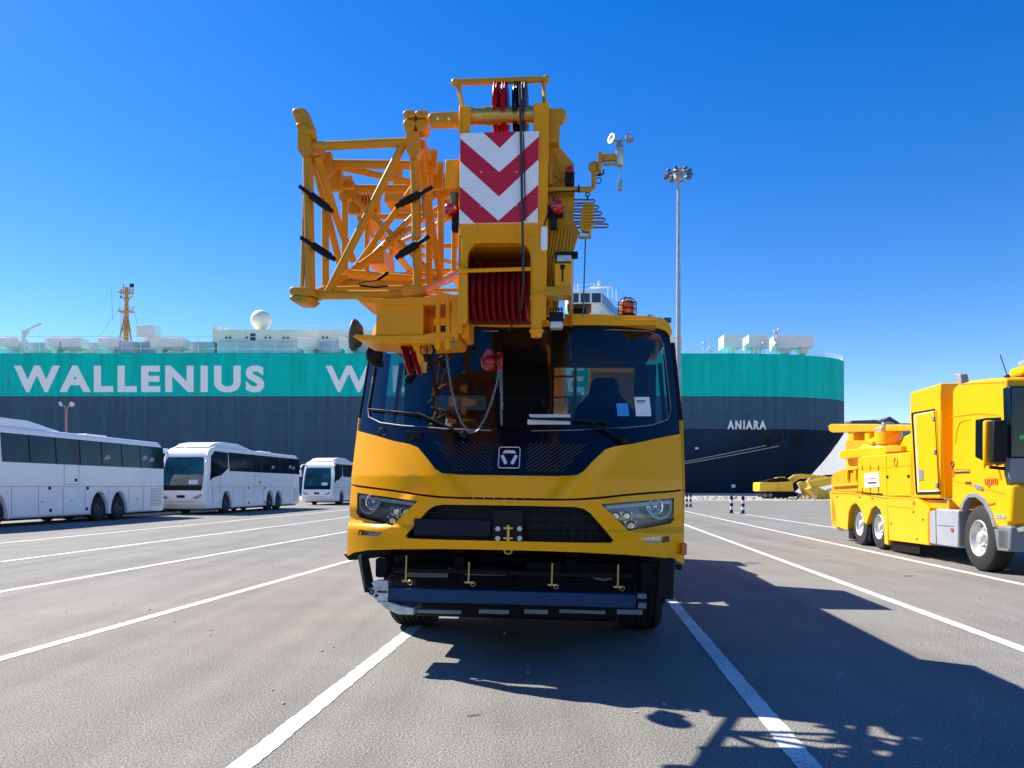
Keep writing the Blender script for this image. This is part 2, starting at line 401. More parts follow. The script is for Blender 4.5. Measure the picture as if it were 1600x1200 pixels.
top_edge = [Lf(*p) for p in [(870,744),(901,742.6),(912,736.5),(926,721),(945,703),(960,698),(992,693),(1027,685),(1063,678)]]
seam = [Lf(*p) for p in [(1066,764),(1052,766),(1010,769),(975,772),(940,776),(905,778.5),(870,779)]]
vx = [p for p in top_edge[:5]]
def fold(x, z):                         # pressed folds running beside the black V
    x = abs(x); zz = z
    # distance outward from the V flank
    xf = .40 + (zz-1.50)*.78
    d = x - xf
    r = -.045*sstep(-.02,.10,d) + .045*sstep(.12,.30,d)
    r -= .02*sstep(.07,.0,abs(z-(1.95+.0*x)))*sstep(.7,.9,x)
    return r
m = surf_bm(mir([(0.0,top_edge[0][1])][:0] + top_edge + seam)[:], [], lambda x,z: F(x,z)-.012+fold(x,z), .03, .025, .025)
m.build('upper_front_panel', YEL, crane, .006, 40)
bump_top = [(x, z-.016) for x,z in seam][::-1]
low = [Lf(*p) for p in [(1068,881),(1055,874.5),(1027,869.5),(975,865.6),(905,862),(850,860)]]
grille_o = [Lf(*p) for p in [(830,790.5),(898,792),(912,795),(922.5,802),(940,822),(958.4,843.8),(954,847.6),(830,845.8)]]
head = [Lf(*p) for p in [(939,787.8),(1052.9,778),(1052,810.5),(1047,816.5),(982,828.9)]]
fog = [Lf(*p) for p in [(1000.4,840),(1045,837),(1047,847),(1008,847.5)]]
mh = lambda pts: [(-x,z) for x,z in pts]
def bump_off(x, z):
    ax = abs(x); r = -.012
    r -= .035*sstep(1.13,1.085,z)                       # lower lip stands proud
    r += .03*sstep(.10,.0,abs(z-1.155))*sstep(.85,1.0,ax)
    xg = .84 - (z-1.1)*.85
    r -= .03*sstep(.16,.02,abs(ax-xg-.06))*sstep(1.05,1.12,z)*sstep(1.5,1.42,z)
    return r
m = surf_bm(mir(bump_top[:] + low), [mir(grille_o), head, mh(head), fog, mh(fog)], lambda x,z: F(x,z)+bump_off(x,z), .05, .025, .02)
bump = m.build('bumper', YEL, crane, .006, 40)
m = MB()                                                # dark pocket behind the grille opening
gr = surf_bm(mir([(0,0)][:0]+[(x*1.02,z) for x,z in grille_o]), [], lambda x,z: F(x,z)+.075, .01, .08, .08).build('grille', BLK, crane)
m = MB()
zt, zb = max(p[1] for p in grille_o), min(p[1] for p in grille_o)
for k in range(1, 4):
    z = zb + (zt-zb)*k/4
    for s in (-1,1):
        xe = .83-(z-zb)*.80
        pts = [(s*(.12+(xe-.12)*i/8), F(.12+(xe-.12)*i/8, z)+.045, z) for i in range(9)]
        for i in range(8): m.beam(pts[i], pts[i+1], .02, .014)
for i in range(10):
    for s in (1,):
        x = .16+i*.062
        if x < .82-(.0): 
            zz = min(zt-.01, zb + (.83-x)/.80) ; m.beam((s*x,F(x,zb)+.058,zb+.01),(s*x,F(x,zb)+.058,zz), .012,.02)
m.build('grille_bar', mat('grille_bar_black', (.006,.009,.022), .5, spec=.2), gr, .003)
m = MB()
a = L(648,810,.03); b = L(768,839,.03); m.box(a.x,b.x,.0,.03,b.z,a.z)
m.build('licence_panel', mat('licence_panel_dark', (.004,.008,.028), .4, spec=.2), gr, .006)
# tow coupling in the middle of the grille
a = L(770,796,-.03); b = L(817,850,-.03)
tw = MB().box(a.x,b.x,-.045,.05,b.z,a.z).build('tow_plate', BLK, crane, .006)
m = MB()
for px in (778,812):
    for py in (826,841):
        c = L(px,py,-.05); m.tube(c+Vector((0,.01,0)), c-Vector((0,.016,0)), .021, n=6)
split_build(m, 'bolt', STL, tw, .002)
m = MB(); c = L(794,833,-.06); m.tube(c+Vector((0,0,.06)), c-Vector((0,0,.06)), .012); m.box(c.x-.035,c.x+.035,-.07,-.045,c.z+.03,c.z+.045); m.box(c.x-.035,c.x+.035,-.07,-.045,c.z-.045,c.z-.03)
m.build('tow_pin', GOLD, tw, .002)
m = MB(); m.torus(L(794,860,-.02), (0,1,.3), .028, .008); m.build('tow_eye', BRS, tw)
# black V panel, cowl and windscreen surround
vee = surf_bm(mir([Lf(850,745.5), Lf(901,743.6), Lf(912.5,737.5), Lf(927,722), Lf(946,704), Lf(961,699), Lf(960,690), Lf(880,688)]), [], lambda x,z: F(x,z)+.004, .02, .03, .03).build('vee_panel', GLB, crane, .004)
vz0, vz1 = L(800,740,.05).z, L(800,692,.07).z
for k in range(22):
    m = MB(); xo = -.02+k*.042
    for s in (-1,1):
        pts = []
        for i in range(15):
            t = i/14; z = vz0+(vz1-vz0)*t; x = xo-.16+t*.34
            if .12 < x < .40+(z-vz0)*.85 and .012 < z-vz0: pts.append((s*x, F(x,z)-.001, z))
        for i in range(len(pts)-1): m.beam(pts[i], pts[i+1], .010, .012)
    split_build(m, 'vee_rib', mat('rib_black',(.012,.016,.03),.4,spec=.3), vee, .002)
wtop = [Lf(*p) for p in [(830,510),(960,508),(1020,510),(1040,516),(1047,528)]]
glass_o = [Lf(*p) for p in [(830,517),(960,515),(1012,517),(1030,524),(1037,540),(1043,590),(1048,640),(1044,655),(1020,664),(980,668),(900,672),(830,673)]]
sur = [(wtop[0][0], wtop[0][1])] + wtop[1:] + [Lf(1053,580), Lf(1059,640), Lf(1062,676)] + [(x, z-.004) for x,z in top_edge[::-1][1:5]] + [Lf(900,690), Lf(850,690)]
surround = surf_bm(mir(sur), [mir(glass_o)], lambda x,z: F(x,z)+.012, .03, .04, .05).build('windscreen_surround', GLB, crane, .004)
ws = surf_bm(mir([(x*1.012,z+(.008 if z>2.3 else -.008)) for x,z in glass_o]), [], lambda x,z: F(x,z)+.022, 0, .05, .06).build('windscreen', GLS, crane)
m = MB()                                                # light seal round the glass on the lit side
pts = [Vector((-x, F(x,z)+.006, z)) for x,z in glass_o]
m.path(pts, .006, 6); m.path([Vector((x, F(x,z)+.006, z)) for x,z in glass_o], .004, 6)
m.build('seal', GRY, surround)
# badge: rounded square with three chevron bars
_z = L(796,715,.04).z; bc = Vector((L(796,715,.04).x, F(0,_z)-.016, _z)); hb = .083; tl = math.atan(.25)
def bp_(u, v, d=0): return Vector((bc.x+u, bc.y+v*.35-d, bc.z+v))
def rrect(cx, cz, h, r, n=5):
    o = []
    for (sx,sz,a0) in ((1,1,0),(-1,1,90),(-1,-1,180),(1,-1,270)):
        for i in range(n+1):
            a = R(a0+90*i/n); o.append((cx+sx*(h-r)+r*math.cos(a), cz+sz*(h-r)+r*math.sin(a)))
    return o
bd = MB(); P_ = rrect(0,0,hb,.016); bd.faces([bp_(u,v,.0) for u,v in P_]+[bp_(u,v,.012) for u,v in P_], [tuple(range(24)), tuple(range(24,48))]+[(i,(i+1)%24,24+(i+1)%24,24+i) for i in range(24)])
bdo = bd.build('badge', GLB, vee)
em = MB(); em.path([bp_(u*.96,v*.96,.013) for u,v in P_], .0035, 6, True)
def slab(pts):
    n = len(pts); em.faces([bp_(u,v,.012) for u,v in pts]+[bp_(u,v,.018) for u,v in pts], [tuple(range(n)), tuple(range(n,2*n))]+[(i,(i+1)%n,n+(i+1)%n,n+i) for i in range(n)])
slab([(-.052,.032),(.052,.032),(.036,.056),(-.036,.056)])
slab([(-.066,.014),(-.044,.022),(-.012,-.040),(-.022,-.052),(-.036,-.050)])
slab([(.066,.014),(.044,.022),(.012,-.040),(.022,-.052),(.036,-.050)])
em.build('badge_emblem', mat('badge_silver',(.85,.86,.9),.3,metal=.25,coat=.4), bdo)
m = MB()
for i in range(9):
    p = Lf(740+i*16, 780.5); m.ball((p[0],F(*p)-.012,p[1]+.012),.006,1,.5,1,8)
split_build(m, 'seam_bolt', STL, crane)
# headlights
def headlight(s):
    hp = [(s*x,z) for x,z in head]
    h = surf_bm(hp, [], lambda x,z: F(x,z)+.06, .02, .05, .05).build('headlight', LAMPIN, crane)
    m = MB(); n = len(hp)
    ring = [Vector((x,F(x,z)+.004,z)) for x,z in hp]; m.path(ring, .009, 6, True); m.build('headlight_frame', BLK, h)
    cx = sum(abs(x) for x,z in (head[1],head[2]))/2; cz = (head[1][1]+head[2][1])/2
    rx = s*(cx-.155); rz = cz+.012; ry = F(rx,rz)
    m = MB(); d = Vector((s*.25,-1,0))
    m.torus((rx,ry+.012,rz), d, .060, .008); m.torus((rx,ry+.03,rz), d, .042, .004); m.lathe([(.04,-.02),(.035,.0),(.02,.012),(.002,.016)], (rx,ry+.035,rz), d, 20)
    m.build('projector', CHR, h)
    m = MB()
    ix, iz = head[0]; ox, oz = head[1]
    pts = [(ix+(ox-ix)*t, iz+(oz-iz)*t-.028-.0*t) for t in (.06,.25,.45,.65,.85,.955)]
    pts += [(ox-.03, oz-.10), (ox-.06, oz-.145),(ox-.12,oz-.165),(ox-.17,oz-.15),(ox-.235,oz-.07)]
    pts = [Vector((s*x, F(x,z)+.010, z)) for x,z in pts]
    for i in range(len(pts)-1): m.beam(pts[i], pts[i+1], .018, .030 if i < 5 else .018)
    m.build('daylight_strip', mat('light_guide', (.72,.74,.78), .25, coat=.5), h, .004)
    for k in range(2):
        for q in range(2):
            m = MB(); x = ix+.115+.085*k+.035*q; z = iz-.088-.068*q
            rr = .04; m.lathe([(.002,.028),(.018,.026),(.030,.016),(.038,0),(.041,-.008),(.034,-.006),(.02,.006),(.002,.012)], (s*x,F(x,z)+.035,z), (0,1,.15+.2*q), 10)
            m.obox((s*x,F(x,z)+.045,z),(.084,.012,.064)); m.build('reflector', REFL, h, .003, 25)
    g = surf_bm(hp, [], lambda x,z: F(x,z)-.004, 0, .05, .05).build('lens', GLC, h)
    f = [(s*x,z) for x,z in fog]
    fo = surf_bm(f, [], lambda x,z: F(x,z)+.02, .02, .05, .05).build('fog_light', REFL, crane)
    m = MB()
    for i in range(12):
        t = (i+.5)/12; x = s*(fog[0][0]+.02+(fog[1][0]-fog[0][0]-.03)*t); m.beam((x,F(x,1)+.012,fog[2][1]+.004),(x,F(x,1)+.012,fog[0][1]-.004),.004,.004)
    m.build('lens_rib', GLC, fo)
headlight(1); headlight(-1)
m = MB(); p = L(1070.5,858,.35); m.box(p.x-.03,p.x+.012,.33,.42,p.z-.045,p.z+.045); m.build('side_marker', AMB, crane, .006)
# cab shell: roof with rolled front lip, sides with window openings, rear wall with a window
lip = [Lf(*p) for p in [(830,493),(960,493),(1015,494.5),(1036,498),(1046,507),(1050,519)]]
lipb = [Lf(*p) for p in [(1047,527),(1040,517),(1020,511),(960,509),(830,511)]]
m = surf_bm(mir(lip + lipb), [], lambda x,z: F(x,z)-.015-.03*sstep(2.62,2.75,z)*0, .10, .04, .03)
m.build('roof_lip', YEL, crane, .018, 50, 3)
RZ = lip[0][1]
m = MB(); e = lip[4][0]
roof_sec = [(-e+.01,RZ-.11),(-e+.03,RZ-.05),(-e+.12,RZ-.012),(e-.12,RZ-.012),(e-.03,RZ-.05),(e-.01,RZ-.11)]
m.prism(roof_sec, F(e,RZ)+.06, 1.95)
m.prism([(-e+.13,RZ-.013),(e-.13,RZ-.013),(e-.13,RZ-.06),(-e+.13,RZ-.06)], F(0,RZ)+.09, F(e,RZ)+.058)
rf_ = m.build('roof', YEL, crane, .01)
_xs = [-1.14+i*.114 for i in range(21)]
MB().prism([(x,F(x,RZ)+.12) for x in _xs]+[(1.14,1.93),(-1.14,1.93)], RZ-.17, RZ-.115, 'xy').build('headliner', INT, rf_)
m = MB()
for s in (-1,1):
    X0_, X1_ = s*(HW-.035), s*HW
    zl, zh = 2.0, RZ-.13
    def sp(poly, mm):                                 # side wall piece leaning in above the shoulder
        v = []
        for off in (0, .035):
            for (y,z) in poly:
                xx = HW-off - (0.10*(z-2.0) if z > 2.0 else 0); v.append((s*xx, y, z))
        n = len(poly); mm.faces(v, [tuple(range(n)), tuple(range(n,2*n))]+[(i,(i+1)%n,n+(i+1)%n,n+i) for i in range(n)])
    m = MB(); sp([(.52,1.02),(.52,1.5),(.70,2.0),(1.95,2.0),(1.95,1.35),(1.3,1.3),(1.2,1.02)], m); wl_ = m.build('side_wall', YEL, crane, .006)
    for q in ([(.70,2.0),(.80,zh),(.87,zh),(.79,2.0)],[(1.30,2.0),(1.30,zh),(1.40,zh),(1.40,2.0)],[(1.85,2.0),(1.85,zh),(1.95,zh),(1.95,2.0)]):
        m = MB(); sp(q, m); m.build('pillar', BLK, crane, .006)
m = MB()
for s in (-1,1):
    v = [(s*(HW-.02-(0.10*(z-2)) ), y, z) for (y,z) in [(.79,2.0),(.87,zh),(1.30,zh),(1.30,2.0)]]
    m.faces(v, [(0,1,2,3)])
split_build(m, 'side_window', glass('side_glass', (.75,.85,.84), 1.0), crane)
m = MB()
a = L(866,572,1.95); b = L(990,640,1.95); c0 = L(580,560,1.95); 
m.box(-1.26,-.95,1.9,1.95,1.2,RZ-.14); m.box(-.35,a.x,1.9,1.95,1.2,RZ-.14); m.box(b.x,1.26,1.9,1.95,1.2,RZ-.14)
m.box(a.x,b.x,1.9,1.95,a.z,RZ-.14); m.box(a.x,b.x,1.9,1.95,1.2,b.z-.15); m.box(-.95,-.35,1.9,1.95,1.2,RZ-.14)
m.box(-1.3,1.3,.5,1.9,1.16,1.2)
rw = m.build('rear_wall', INT, crane, .004)
m = MB(); m.faces([(a.x,1.92,b.z-.15),(b.x,1.92,b.z-.15),(b.x,1.92,a.z),(a.x,1.92,a.z)],[(0,1,2,3)])
m.build('rear_window', glass('rear_glass', (.5,.68,.66), 1.0), crane)
# dashboard, seats, steering wheel inside
_xs = [-1.24+i*.124 for i in range(21)]
m = MB(); m.prism([(x,F(x,1.9)+.10) for x in _xs]+[(1.24,1.02),(-1.24,1.02)], 1.3, 1.90, 'xy')
m.ball((-.5,.85,1.88),.2,1.4,.8,.5); db = m.build('dashboard', INT, crane, .02)
m = MB(); m.torus((-.62,.98,2.10),(0,-.75,.65),.22,.018,32,8); m.tube((-.62,.8,1.9),(-.62,.98,2.10),.03); m.beam((-.84,.98,2.1),(-.40,.98,2.1),.03,.02)
m.build('steering_wheel', BLK, crane)
def seat(cx):
    m = MB(); m.box(cx-.25,cx+.25,1.05,1.55,1.55,1.72)
    o = m.build('seat', SEATM, crane, .05, 50, 3)
    m = MB(); c = [(cx-.29,1.70),(cx-.30,2.05),(cx-.26,2.2),(cx-.15,2.30),(cx-.13,2.42),(cx-.10,2.47),(cx+.10,2.47),(cx+.13,2.42),(cx+.15,2.30),(cx+.26,2.2),(cx+.30,2.05),(cx+.29,1.70)]
    m.prism(c, 1.50, 1.62); m.build('backrest', SEATM, o, .04, 50, 3)
pseat = L(945,600,1.5); seat(pseat.x); seat(-.60)
# papers on the glass
m = MB()
def onglass(px0,py0,px1,py1,d=.014):
    a = Lf(px0,py0); b = Lf(px1,py1); return a,b,d
def gquad(m, q, d):
    P = [Lf(*p) for p in q]; m.faces([(x,F(x,z)+d,z) for x,z in P]+[(x,F(x,z)+d+.001,z) for x,z in P], [(0,1,2,3),(4,5,6,7),(0,1,5,4),(1,2,6,5),(2,3,7,6),(3,0,4,7)])
m = MB(); gquad(m, [(991,620),(1015,620),(1018,650),(994,650)], .014); pp = m.build('inspection_sheet', PAPER, ws)
m = MB()
for k,(x0,x1) in enumerate([(995,1009),(995,1006),(997,1012),(996,1013),(997,1010),(997,1012)]): 
    y = 625+k*3.9; gquad(m, [(x0,y),(x1,y),(x1,y+1.1+(1.2 if k==0 else 0)),(x0,y+1.1+(1.2 if k==0 else 0))], .0125)
m.build('printed_lines', INK, pp)
m = MB(); gquad(m, [(963,630),(981,630),(984,650),(965,650)], .014); m.build('blue_sticker', BLUEP, ws)
m = MB(); gquad(m, [(826,647),(891,647),(891,652),(828,652)], .016); gquad(m, [(824,655),(891,655),(891,663),(824,663)], .016); m.build('paper_strip', PAPER, ws)
m = MB(); a = L(678,622,.55); b = L(757,642,.55); m.prism(rrect(0,0,.12,.02),.60,.61)
for v in m.bm.verts: v.co.x = v.co.x*1.8+(a.x+b.x)/2; v.co.z = v.co.z*.5+(a.z+b.z)/2+.02
m.build('document_sleeve', mat('frosted_plastic', (.30,.42,.45), .3, var=.05), ws)
# wipers
def wiper(pa, pb, blade):
    m = MB(); a = Lf(*pa); b = Lf(*pb); A = Vector((a[0],F(*a)-.03,a[1])); B = Vector((b[0],F(*b)-.035,b[1]))
    m.beam(A,B,.03,.016); m.tube(A+Vector((0,.03,0)),A-Vector((0,.02,0)),.03)
    w_ = m.build('wiper', BLK, crane, .004); m = MB()
    pts = [Lf(*p) for p in blade]; 
    for i in range(len(pts)-1):
        m.beam((pts[i][0],F(*pts[i])-.012,pts[i][1]),(pts[i+1][0],F(*pts[i+1])-.012,pts[i+1][1]),.02,.018)
    m.build('wiper_blade', BLK, w_, .003)
wiper((726,680),(655,646),[(577,640),(610,643),(655,648)])
wiper((976,689),(925,660),[(828,654),(880,656),(950,659)])
m = MB(); m.torus(Vector((Lf(598,675)[0],F(*Lf(598,675))-.0,Lf(598,675)[1])),(0,-1,.2),.032,.006); p=Lf(648,680); m.obox((p[0],F(*p)-.01,p[1]),(.12,.03,.06)); m.build('cowl_fitting', BLK, crane,.004)
# near-side round mirror on an arm
m = MB(); c = L(556,524,.25); m.lathe([(.001,-.06),(.08,-.045),(.125,.0),(.13,.02),(.12,.03),(.001,.035)], c, (-1,-.08,.1), 28); mi = m.build('wing_mirror', mat('mirror_shell', (.06,.085,.095), .45), crane)
m = MB(); p = L(590,556,.32); m.path([c,c+Vector((.08,.02,-.03)),Vector((p.x,.32,p.z+.02)),Vector((p.x+.02,.34,p.z-.09))], .028); m.ball((p.x-.02,.3,p.z),.07,1,1,1.2); m.build('mirror_arm', BLK, mi)
# things on the roof
m = MB(); a = L(888,478,.6); b = L(921,493,.6); m.box(a.x,b.x,.6,.85,b.z-.03,a.z); m.box(a.x-.01,b.x+.015,.58,.87,a.z,a.z+.015); rb = m.build('roof_box', mat('roof_box_brown', (.30,.16,.05), .5), crane, .006)
m = MB(); m.box(a.x+.03,b.x-.03,.594,.6,b.z+.01,a.z-.015); m.build('roof_box_slot', BLK, rb)
c = L(980,480,.75)
m = MB(); m.lathe([(.062,-.06),(.062,.03),(.055,.045),(.03,.055),(.001,.056)], c, (0,0,1), 20); be = m.build('amber_beacon', AMB, crane)
m = MB(); m.lathe([(.07,-.11),(.07,-.06),(.001,-.059)], c, (0,0,1), 20)
for i in range(6):
    t = i*math.pi/3; u = Vector((math.cos(t)*.075, math.sin(t)*.075,0)); m.path([c+u+Vector((0,0,-.08)),c+u+Vector((0,0,.04)),c+u*.6+Vector((0,0,.075)),c+Vector((0,0,.08))], .004, 5)
m.torus(c+Vector((0,0,.03)),(0,0,1),.075,.004); m.torus(c+Vector((0,0,-.02)),(0,0,1),.075,.004)
m.build('beacon_guard', BLK, be)
m = MB(); c = L(1017,496,.7); m.lathe([(.03,-.05),(.03,.02),(.001,.03)], c, (0,0,1), 14); m.build('roof_light', RIMW, crane)
# ---- underneath: bumper beam, brackets, chassis
def cbox(m, x0, y0, x1, y1, ya, yb):    # box whose front face covers a measured rectangle at local depth ya
    a = L(x0,y0,ya); b = L(x1,y1,ya); m.box(a.x,b.x,ya,yb,b.z,a.z); return m
m = MB(); cbox(m, 605,918,994,951,.22,.36); bar = m.build('underrun_bar', BAR, crane, .008)
m = MB(); cbox(m, 606,904,996,913,.26,.32); cbox(m, 612,894,990,897,.3,.33); m.build('bar_rail', DRK, bar, .003)
m = MB()
for x0,x1 in ((651,720),(748,795),(819,856),(874,946)): cbox(m, x0,952,x1,960,.28,.34)
cbox(m, 964,952,1004,961,.24,.34); cbox(m, 997,942,1010,951,.2,.34); cbox(m, 996,928,1010,936,.2,.34)
split_build(m, 'step_plate', mat('step_grey',(.16,.19,.22),.5,var=.15), bar, .003)
m = MB()
def cpoly(m, pts, ya, yb): P = [L(x,y,ya) for x,y in pts]; m.prism([(p.x,p.z) for p in P], ya, yb); return m
cpoly(m, [(574,918),(580,910),(592,906),(606,907),(606,940),(588,938),(576,928)], .2, .24); ob = m.build('bar_bracket', STL, crane, .006)
m = MB(); cpoly(m, [(588,939),(606,940),(625,946),(646,950),(646,961),(622,960),(604,952)], .2, .5); m.build('bracket_foot', STL, ob, .006)
m = MB(); m.torus(L(580,925,.19),(0,1,0),.016,.006); c = L(588,931,.19); m.ball(c,.012); c=L(597,925,.19); m.box(c.x-.04,c.x+.04,.185,.2,c.z-.006,c.z+.006); m.build('bracket_bolt', DRK, ob)
for s in (-1,1):
    m = MB()
    if s < 0: a = L(567,868,.3); b = L(577,920,.2)
    else: a = L(1043,872,.3); b = L(1040,936,.25)
    m.beam(a,b,.075 if s<0 else .12,.06); m.tube(b-Vector((.02,0,.0)),b+Vector((-.02,0,-.03)),.02); m.build('support_strut', BLK, crane, .01)
m = MB()
cpoly(m, [(536,866),(560,860),(612,858),(612,868),(585,872),(545,876)], .45, .8); m.build('inner_arch', BLK, crane, .01); m = MB(); cpoly(m, [(1067,884),(1050,880),(1000,870),(1000,874),(1048,886),(1064,892)], .35, .8)
m.build('inner_arch', BLK, crane, .01)
for px,y0,y1 in ((635,868,908),(733,878,910),(863,880,914),(966,882,917)):
    m = MB(); a = L(px,y0,.2); b = L(px-1,y1,.2); m.tube(a,b,.0075); m.torus(b+Vector((.035,0,-.01)),(.2,1,0),.018,.004,14,6); m.beam(b-Vector((.03,0,0)),b+Vector((.04,0,0)),.01,.014)
    m.build('pull_rod', BRS, crane)
m = MB(); cbox(m,586,872,604,903,.3,.6); cbox(m,604,868,1030,876,.5,.7); cbox(m,612,880,700,905,.6,.9); cbox(m,720,884,800,912,.55,.8); cbox(m,1000,876,1036,930,.4,.7); cbox(m, 820,876,960,900,.65,.9)
split_build(m, 'equipment_box', DRK, crane, .02)
m = MB(); a=L(640,900,.55); b=L(715,902,.55); m.path([L(610,888,.5),L(613,893,.5),L(700,895,.5),L(706,889,.5)], .006); m.path([L(700,888,.45),L(730,897,.45),L(790,898,.45)], .008)
m.path([L(920,897,.5),L(932,904,.5),L(945,906,.5),L(956,903,.5)], .012)
split_build(m, 'hydraulic_hose', GRY, crane)
m = MB(); cbox(m, 634,893,700,903,.58,.6); m.build('cooler_plate', GRY, crane, .004)
# ladder frame, decks and outriggers
m = MB()
for s in (-1,1): m.box(s*.42,s*.52,.6,12.2,.72,1.05)
for y in (1.2,3,4.6,6.5,8,10,11.8): m.box(-.5,.5,y,y+.15,.75,1.0)
m.box(-1.1,1.1,1.0,1.4,.62,.9); m.build('cross_member', DRK, crane, .01)
m = MB(); m.box(-.88,.88,.75,2.7,.30,.72); m.tube((-.95,2.1,.6),(.95,2.1,.6),.2); m.build('front_axle', DRK, crane, .03)
m = MB(); m.box(-1.34,1.34,1.5,1.54,.5,1.3); m.build('mud_guard', DRK, crane)
m = MB()
for s in (-1,1): m.box(s*.42,s*.52,2.7,12.2,.72,1.05)
m.build('chassis_frame', DRK, crane, .01)
m = MB(); m.box(-1.36,1.36,2.5,4.2,1.28,1.42); m.box(-1.36,1.36,4.9,8.2,1.28,1.42); m.box(-1.36,1.36,8.2,12.3,1.28,1.42)
for s in (-1,1): m.box(s*.6,s*1.36,2.3,3.3,.62,1.9); m.box(s*1.0,s*1.36,5.6,7.2,.55,1.28)
m.build('deck', YEL, crane, .02)
m = MB()
for y in (3.7,): m.box(-1.38,1.38,y,y+.45,.70,1.15)
m.box(-1.38,1.38,11.9,12.4,.70,1.15)
for y in (3.92,12.15):
    for s in (-1,1): m.tube((s*1.25,y,.25),(s*1.25,y,1.5),.09); m.tube((s*1.25,y,.2),(s*1.25,y,.26),.2)
m.build('outrigger', ORG, crane, .01)
for i,y in enumerate((2.1,4.9,8.0,9.5)):
    for s in (-1,1): wheel(crane, (s*1.13, y, .62+s*1.13*math.tan(R(.9))), .62, .42, s)
m = MB(); m.lathe([(.75,0),(.75,.12),(.65,.12),(.65,.3),(.01,.3)], (0,6.6,1.42),(0,0,1),32); m.box(-.75,.75,5.4,9.6,1.72,2.0)
for s in (-1,1): m.prism([(5.8,2.0),(9.4,2.0),(9.3,3.1),(8.6,3.2),(6.6,2.5)], s*.38+.12, s*.44+.12, 'yz')
m.build('slewing_platform', YEL, crane, .01)
m = MB(); m.box(-1.36,1.36,9.6,10.5,1.5,2.5); m.build('counterweight', YEL, crane, .06)
m = MB(); m.box(.62,1.36,5.0,5.06,1.75,2.05); m.box(.62,1.36,5.0,6.7,1.72,1.80); m.box(.62,1.36,6.64,6.7,1.8,3.1); m.box(.62,1.36,5.0,6.7,3.04,3.14)
for x in (.64,1.34):
    for y in (5.03,6.0,6.67): m.beam((x,y,1.8),(x,y,3.05),.05,.05)
oc = m.build('operator_cab', YEL, crane, .01)
m = MB(); m.faces([(.64,5.03,2.05),(1.34,5.03,2.05),(1.34,5.03,3.05),(.64,5.03,3.05)],[(0,1,2,3)]); m.faces([(1.345,5.03,1.8),(1.345,6.67,1.8),(1.345,6.67,3.05),(1.345,5.03,3.05)],[(0,1,2,3)]); m.build('cab_glass', glass('green_glass',(.35,.55,.5),1), oc)
# ladder and hose mess behind the cab (seen through the rear window)
m = MB()
for x in (.22,.46): m.beam((x,2.35,1.3),(x,2.45,2.9),.035,.035)
for k in range(7): z = 1.5+k*.22; m.beam((.22,2.37,z),(.46,2.37,z),.03,.02)
m.build('ladder', ORG, crane)

# ---- boom
m = MB(); BY = -.62
a = L(727,347,BY); b = L(842,250,BY)
bx0, bx1 = a.x+.005, L(842,300,BY).x
m.prism([(bx0,2.93),(bx0,3.46),(bx0+.03,3.50),(bx1-.03,3.50),(bx1,3.46),(bx1,2.98),(bx1-.12,2.88),(bx0+.12,2.88)], 1.2, 10.2); boom = m.build('boom', BOOMY, crane, .01)
m = MB(); m.prism([(bx0+.03,2.98),(bx0+.03,3.42),(bx1-.03,3.42),(bx1-.03,3.0),(bx1-.13,2.92),(bx0+.14,2.92)], -.3, 1.2)
m.build('boom_section', BOOMY, boom, .01)
HY = -1.0                               # front plane of the boom head
m = MB()
# side plates of the head
Lp = lambda pts, y: [(L(px,py,y).x, L(px,py,y).z) for px,py in pts]
def side_plate(m, x, th, pts):          # (y, z) outline
    m.prism(pts, x, x+th, 'yz')
zt = L(800,166,HY).z; zm = L(800,347,HY).z; zb_ = L(800,470,HY).z
xl = L(718,260,HY).x; xr = L(853,260,HY).x
side_plate(m, xl, .022, [(HY,zm-.05),(HY,zt),(HY+.16,zt+.01),(HY+.30,zt-.10),(-.35,3.52),(.2,3.45),(.2,2.9),(-.4,2.6),(HY+.1,2.62),(HY,2.8)])
side_plate(m, xr-.022, .022, [(HY,2.55),(HY,zt),(HY+.16,zt+.01),(HY+.30,zt-.10),(-.35,3.55),(.2,3.45),(.2,2.9),(-.4,2.55)])
cbox(m, 717,165,734,210,HY,HY+.03); cbox(m, 834,160,853,500,HY-.004,HY+.025); cbox(m, 717,347,728,505,HY,HY+.03)
cbox(m, 718,347,842,366,HY-.012,HY+.02)
# lower frame with rounded arch opening
fr = [(720,366),(834,366),(834,500),(829,500),(829,400),(826,390),(818,381),(808,379),(752,379),(741,381),(733,390),(730,400),(730,500),(720,500)]
cpoly(m, fr, HY-.004, HY+.05)
cbox(m, 728,380,832,384,HY+.1,HY+.5)
head_o = m.build('boom_head', BOOMY, boom, .006)
m = MB(); cbox(m, 722,372,840,505,HY+.45,HY+.50); cbox(m,722,366,840,376,HY+.05,HY+.5); m.build('head_inner_plate', mat('dark_red_brown',(.16,.035,.02),.5,var=.2), head_o)
m = MB()
for px in (747,805): a = L(px,347,HY-.012); m.tube(a, L(px,368,HY-.012), .006)
split_build(m, 'head_stud', BOOMY, head_o)
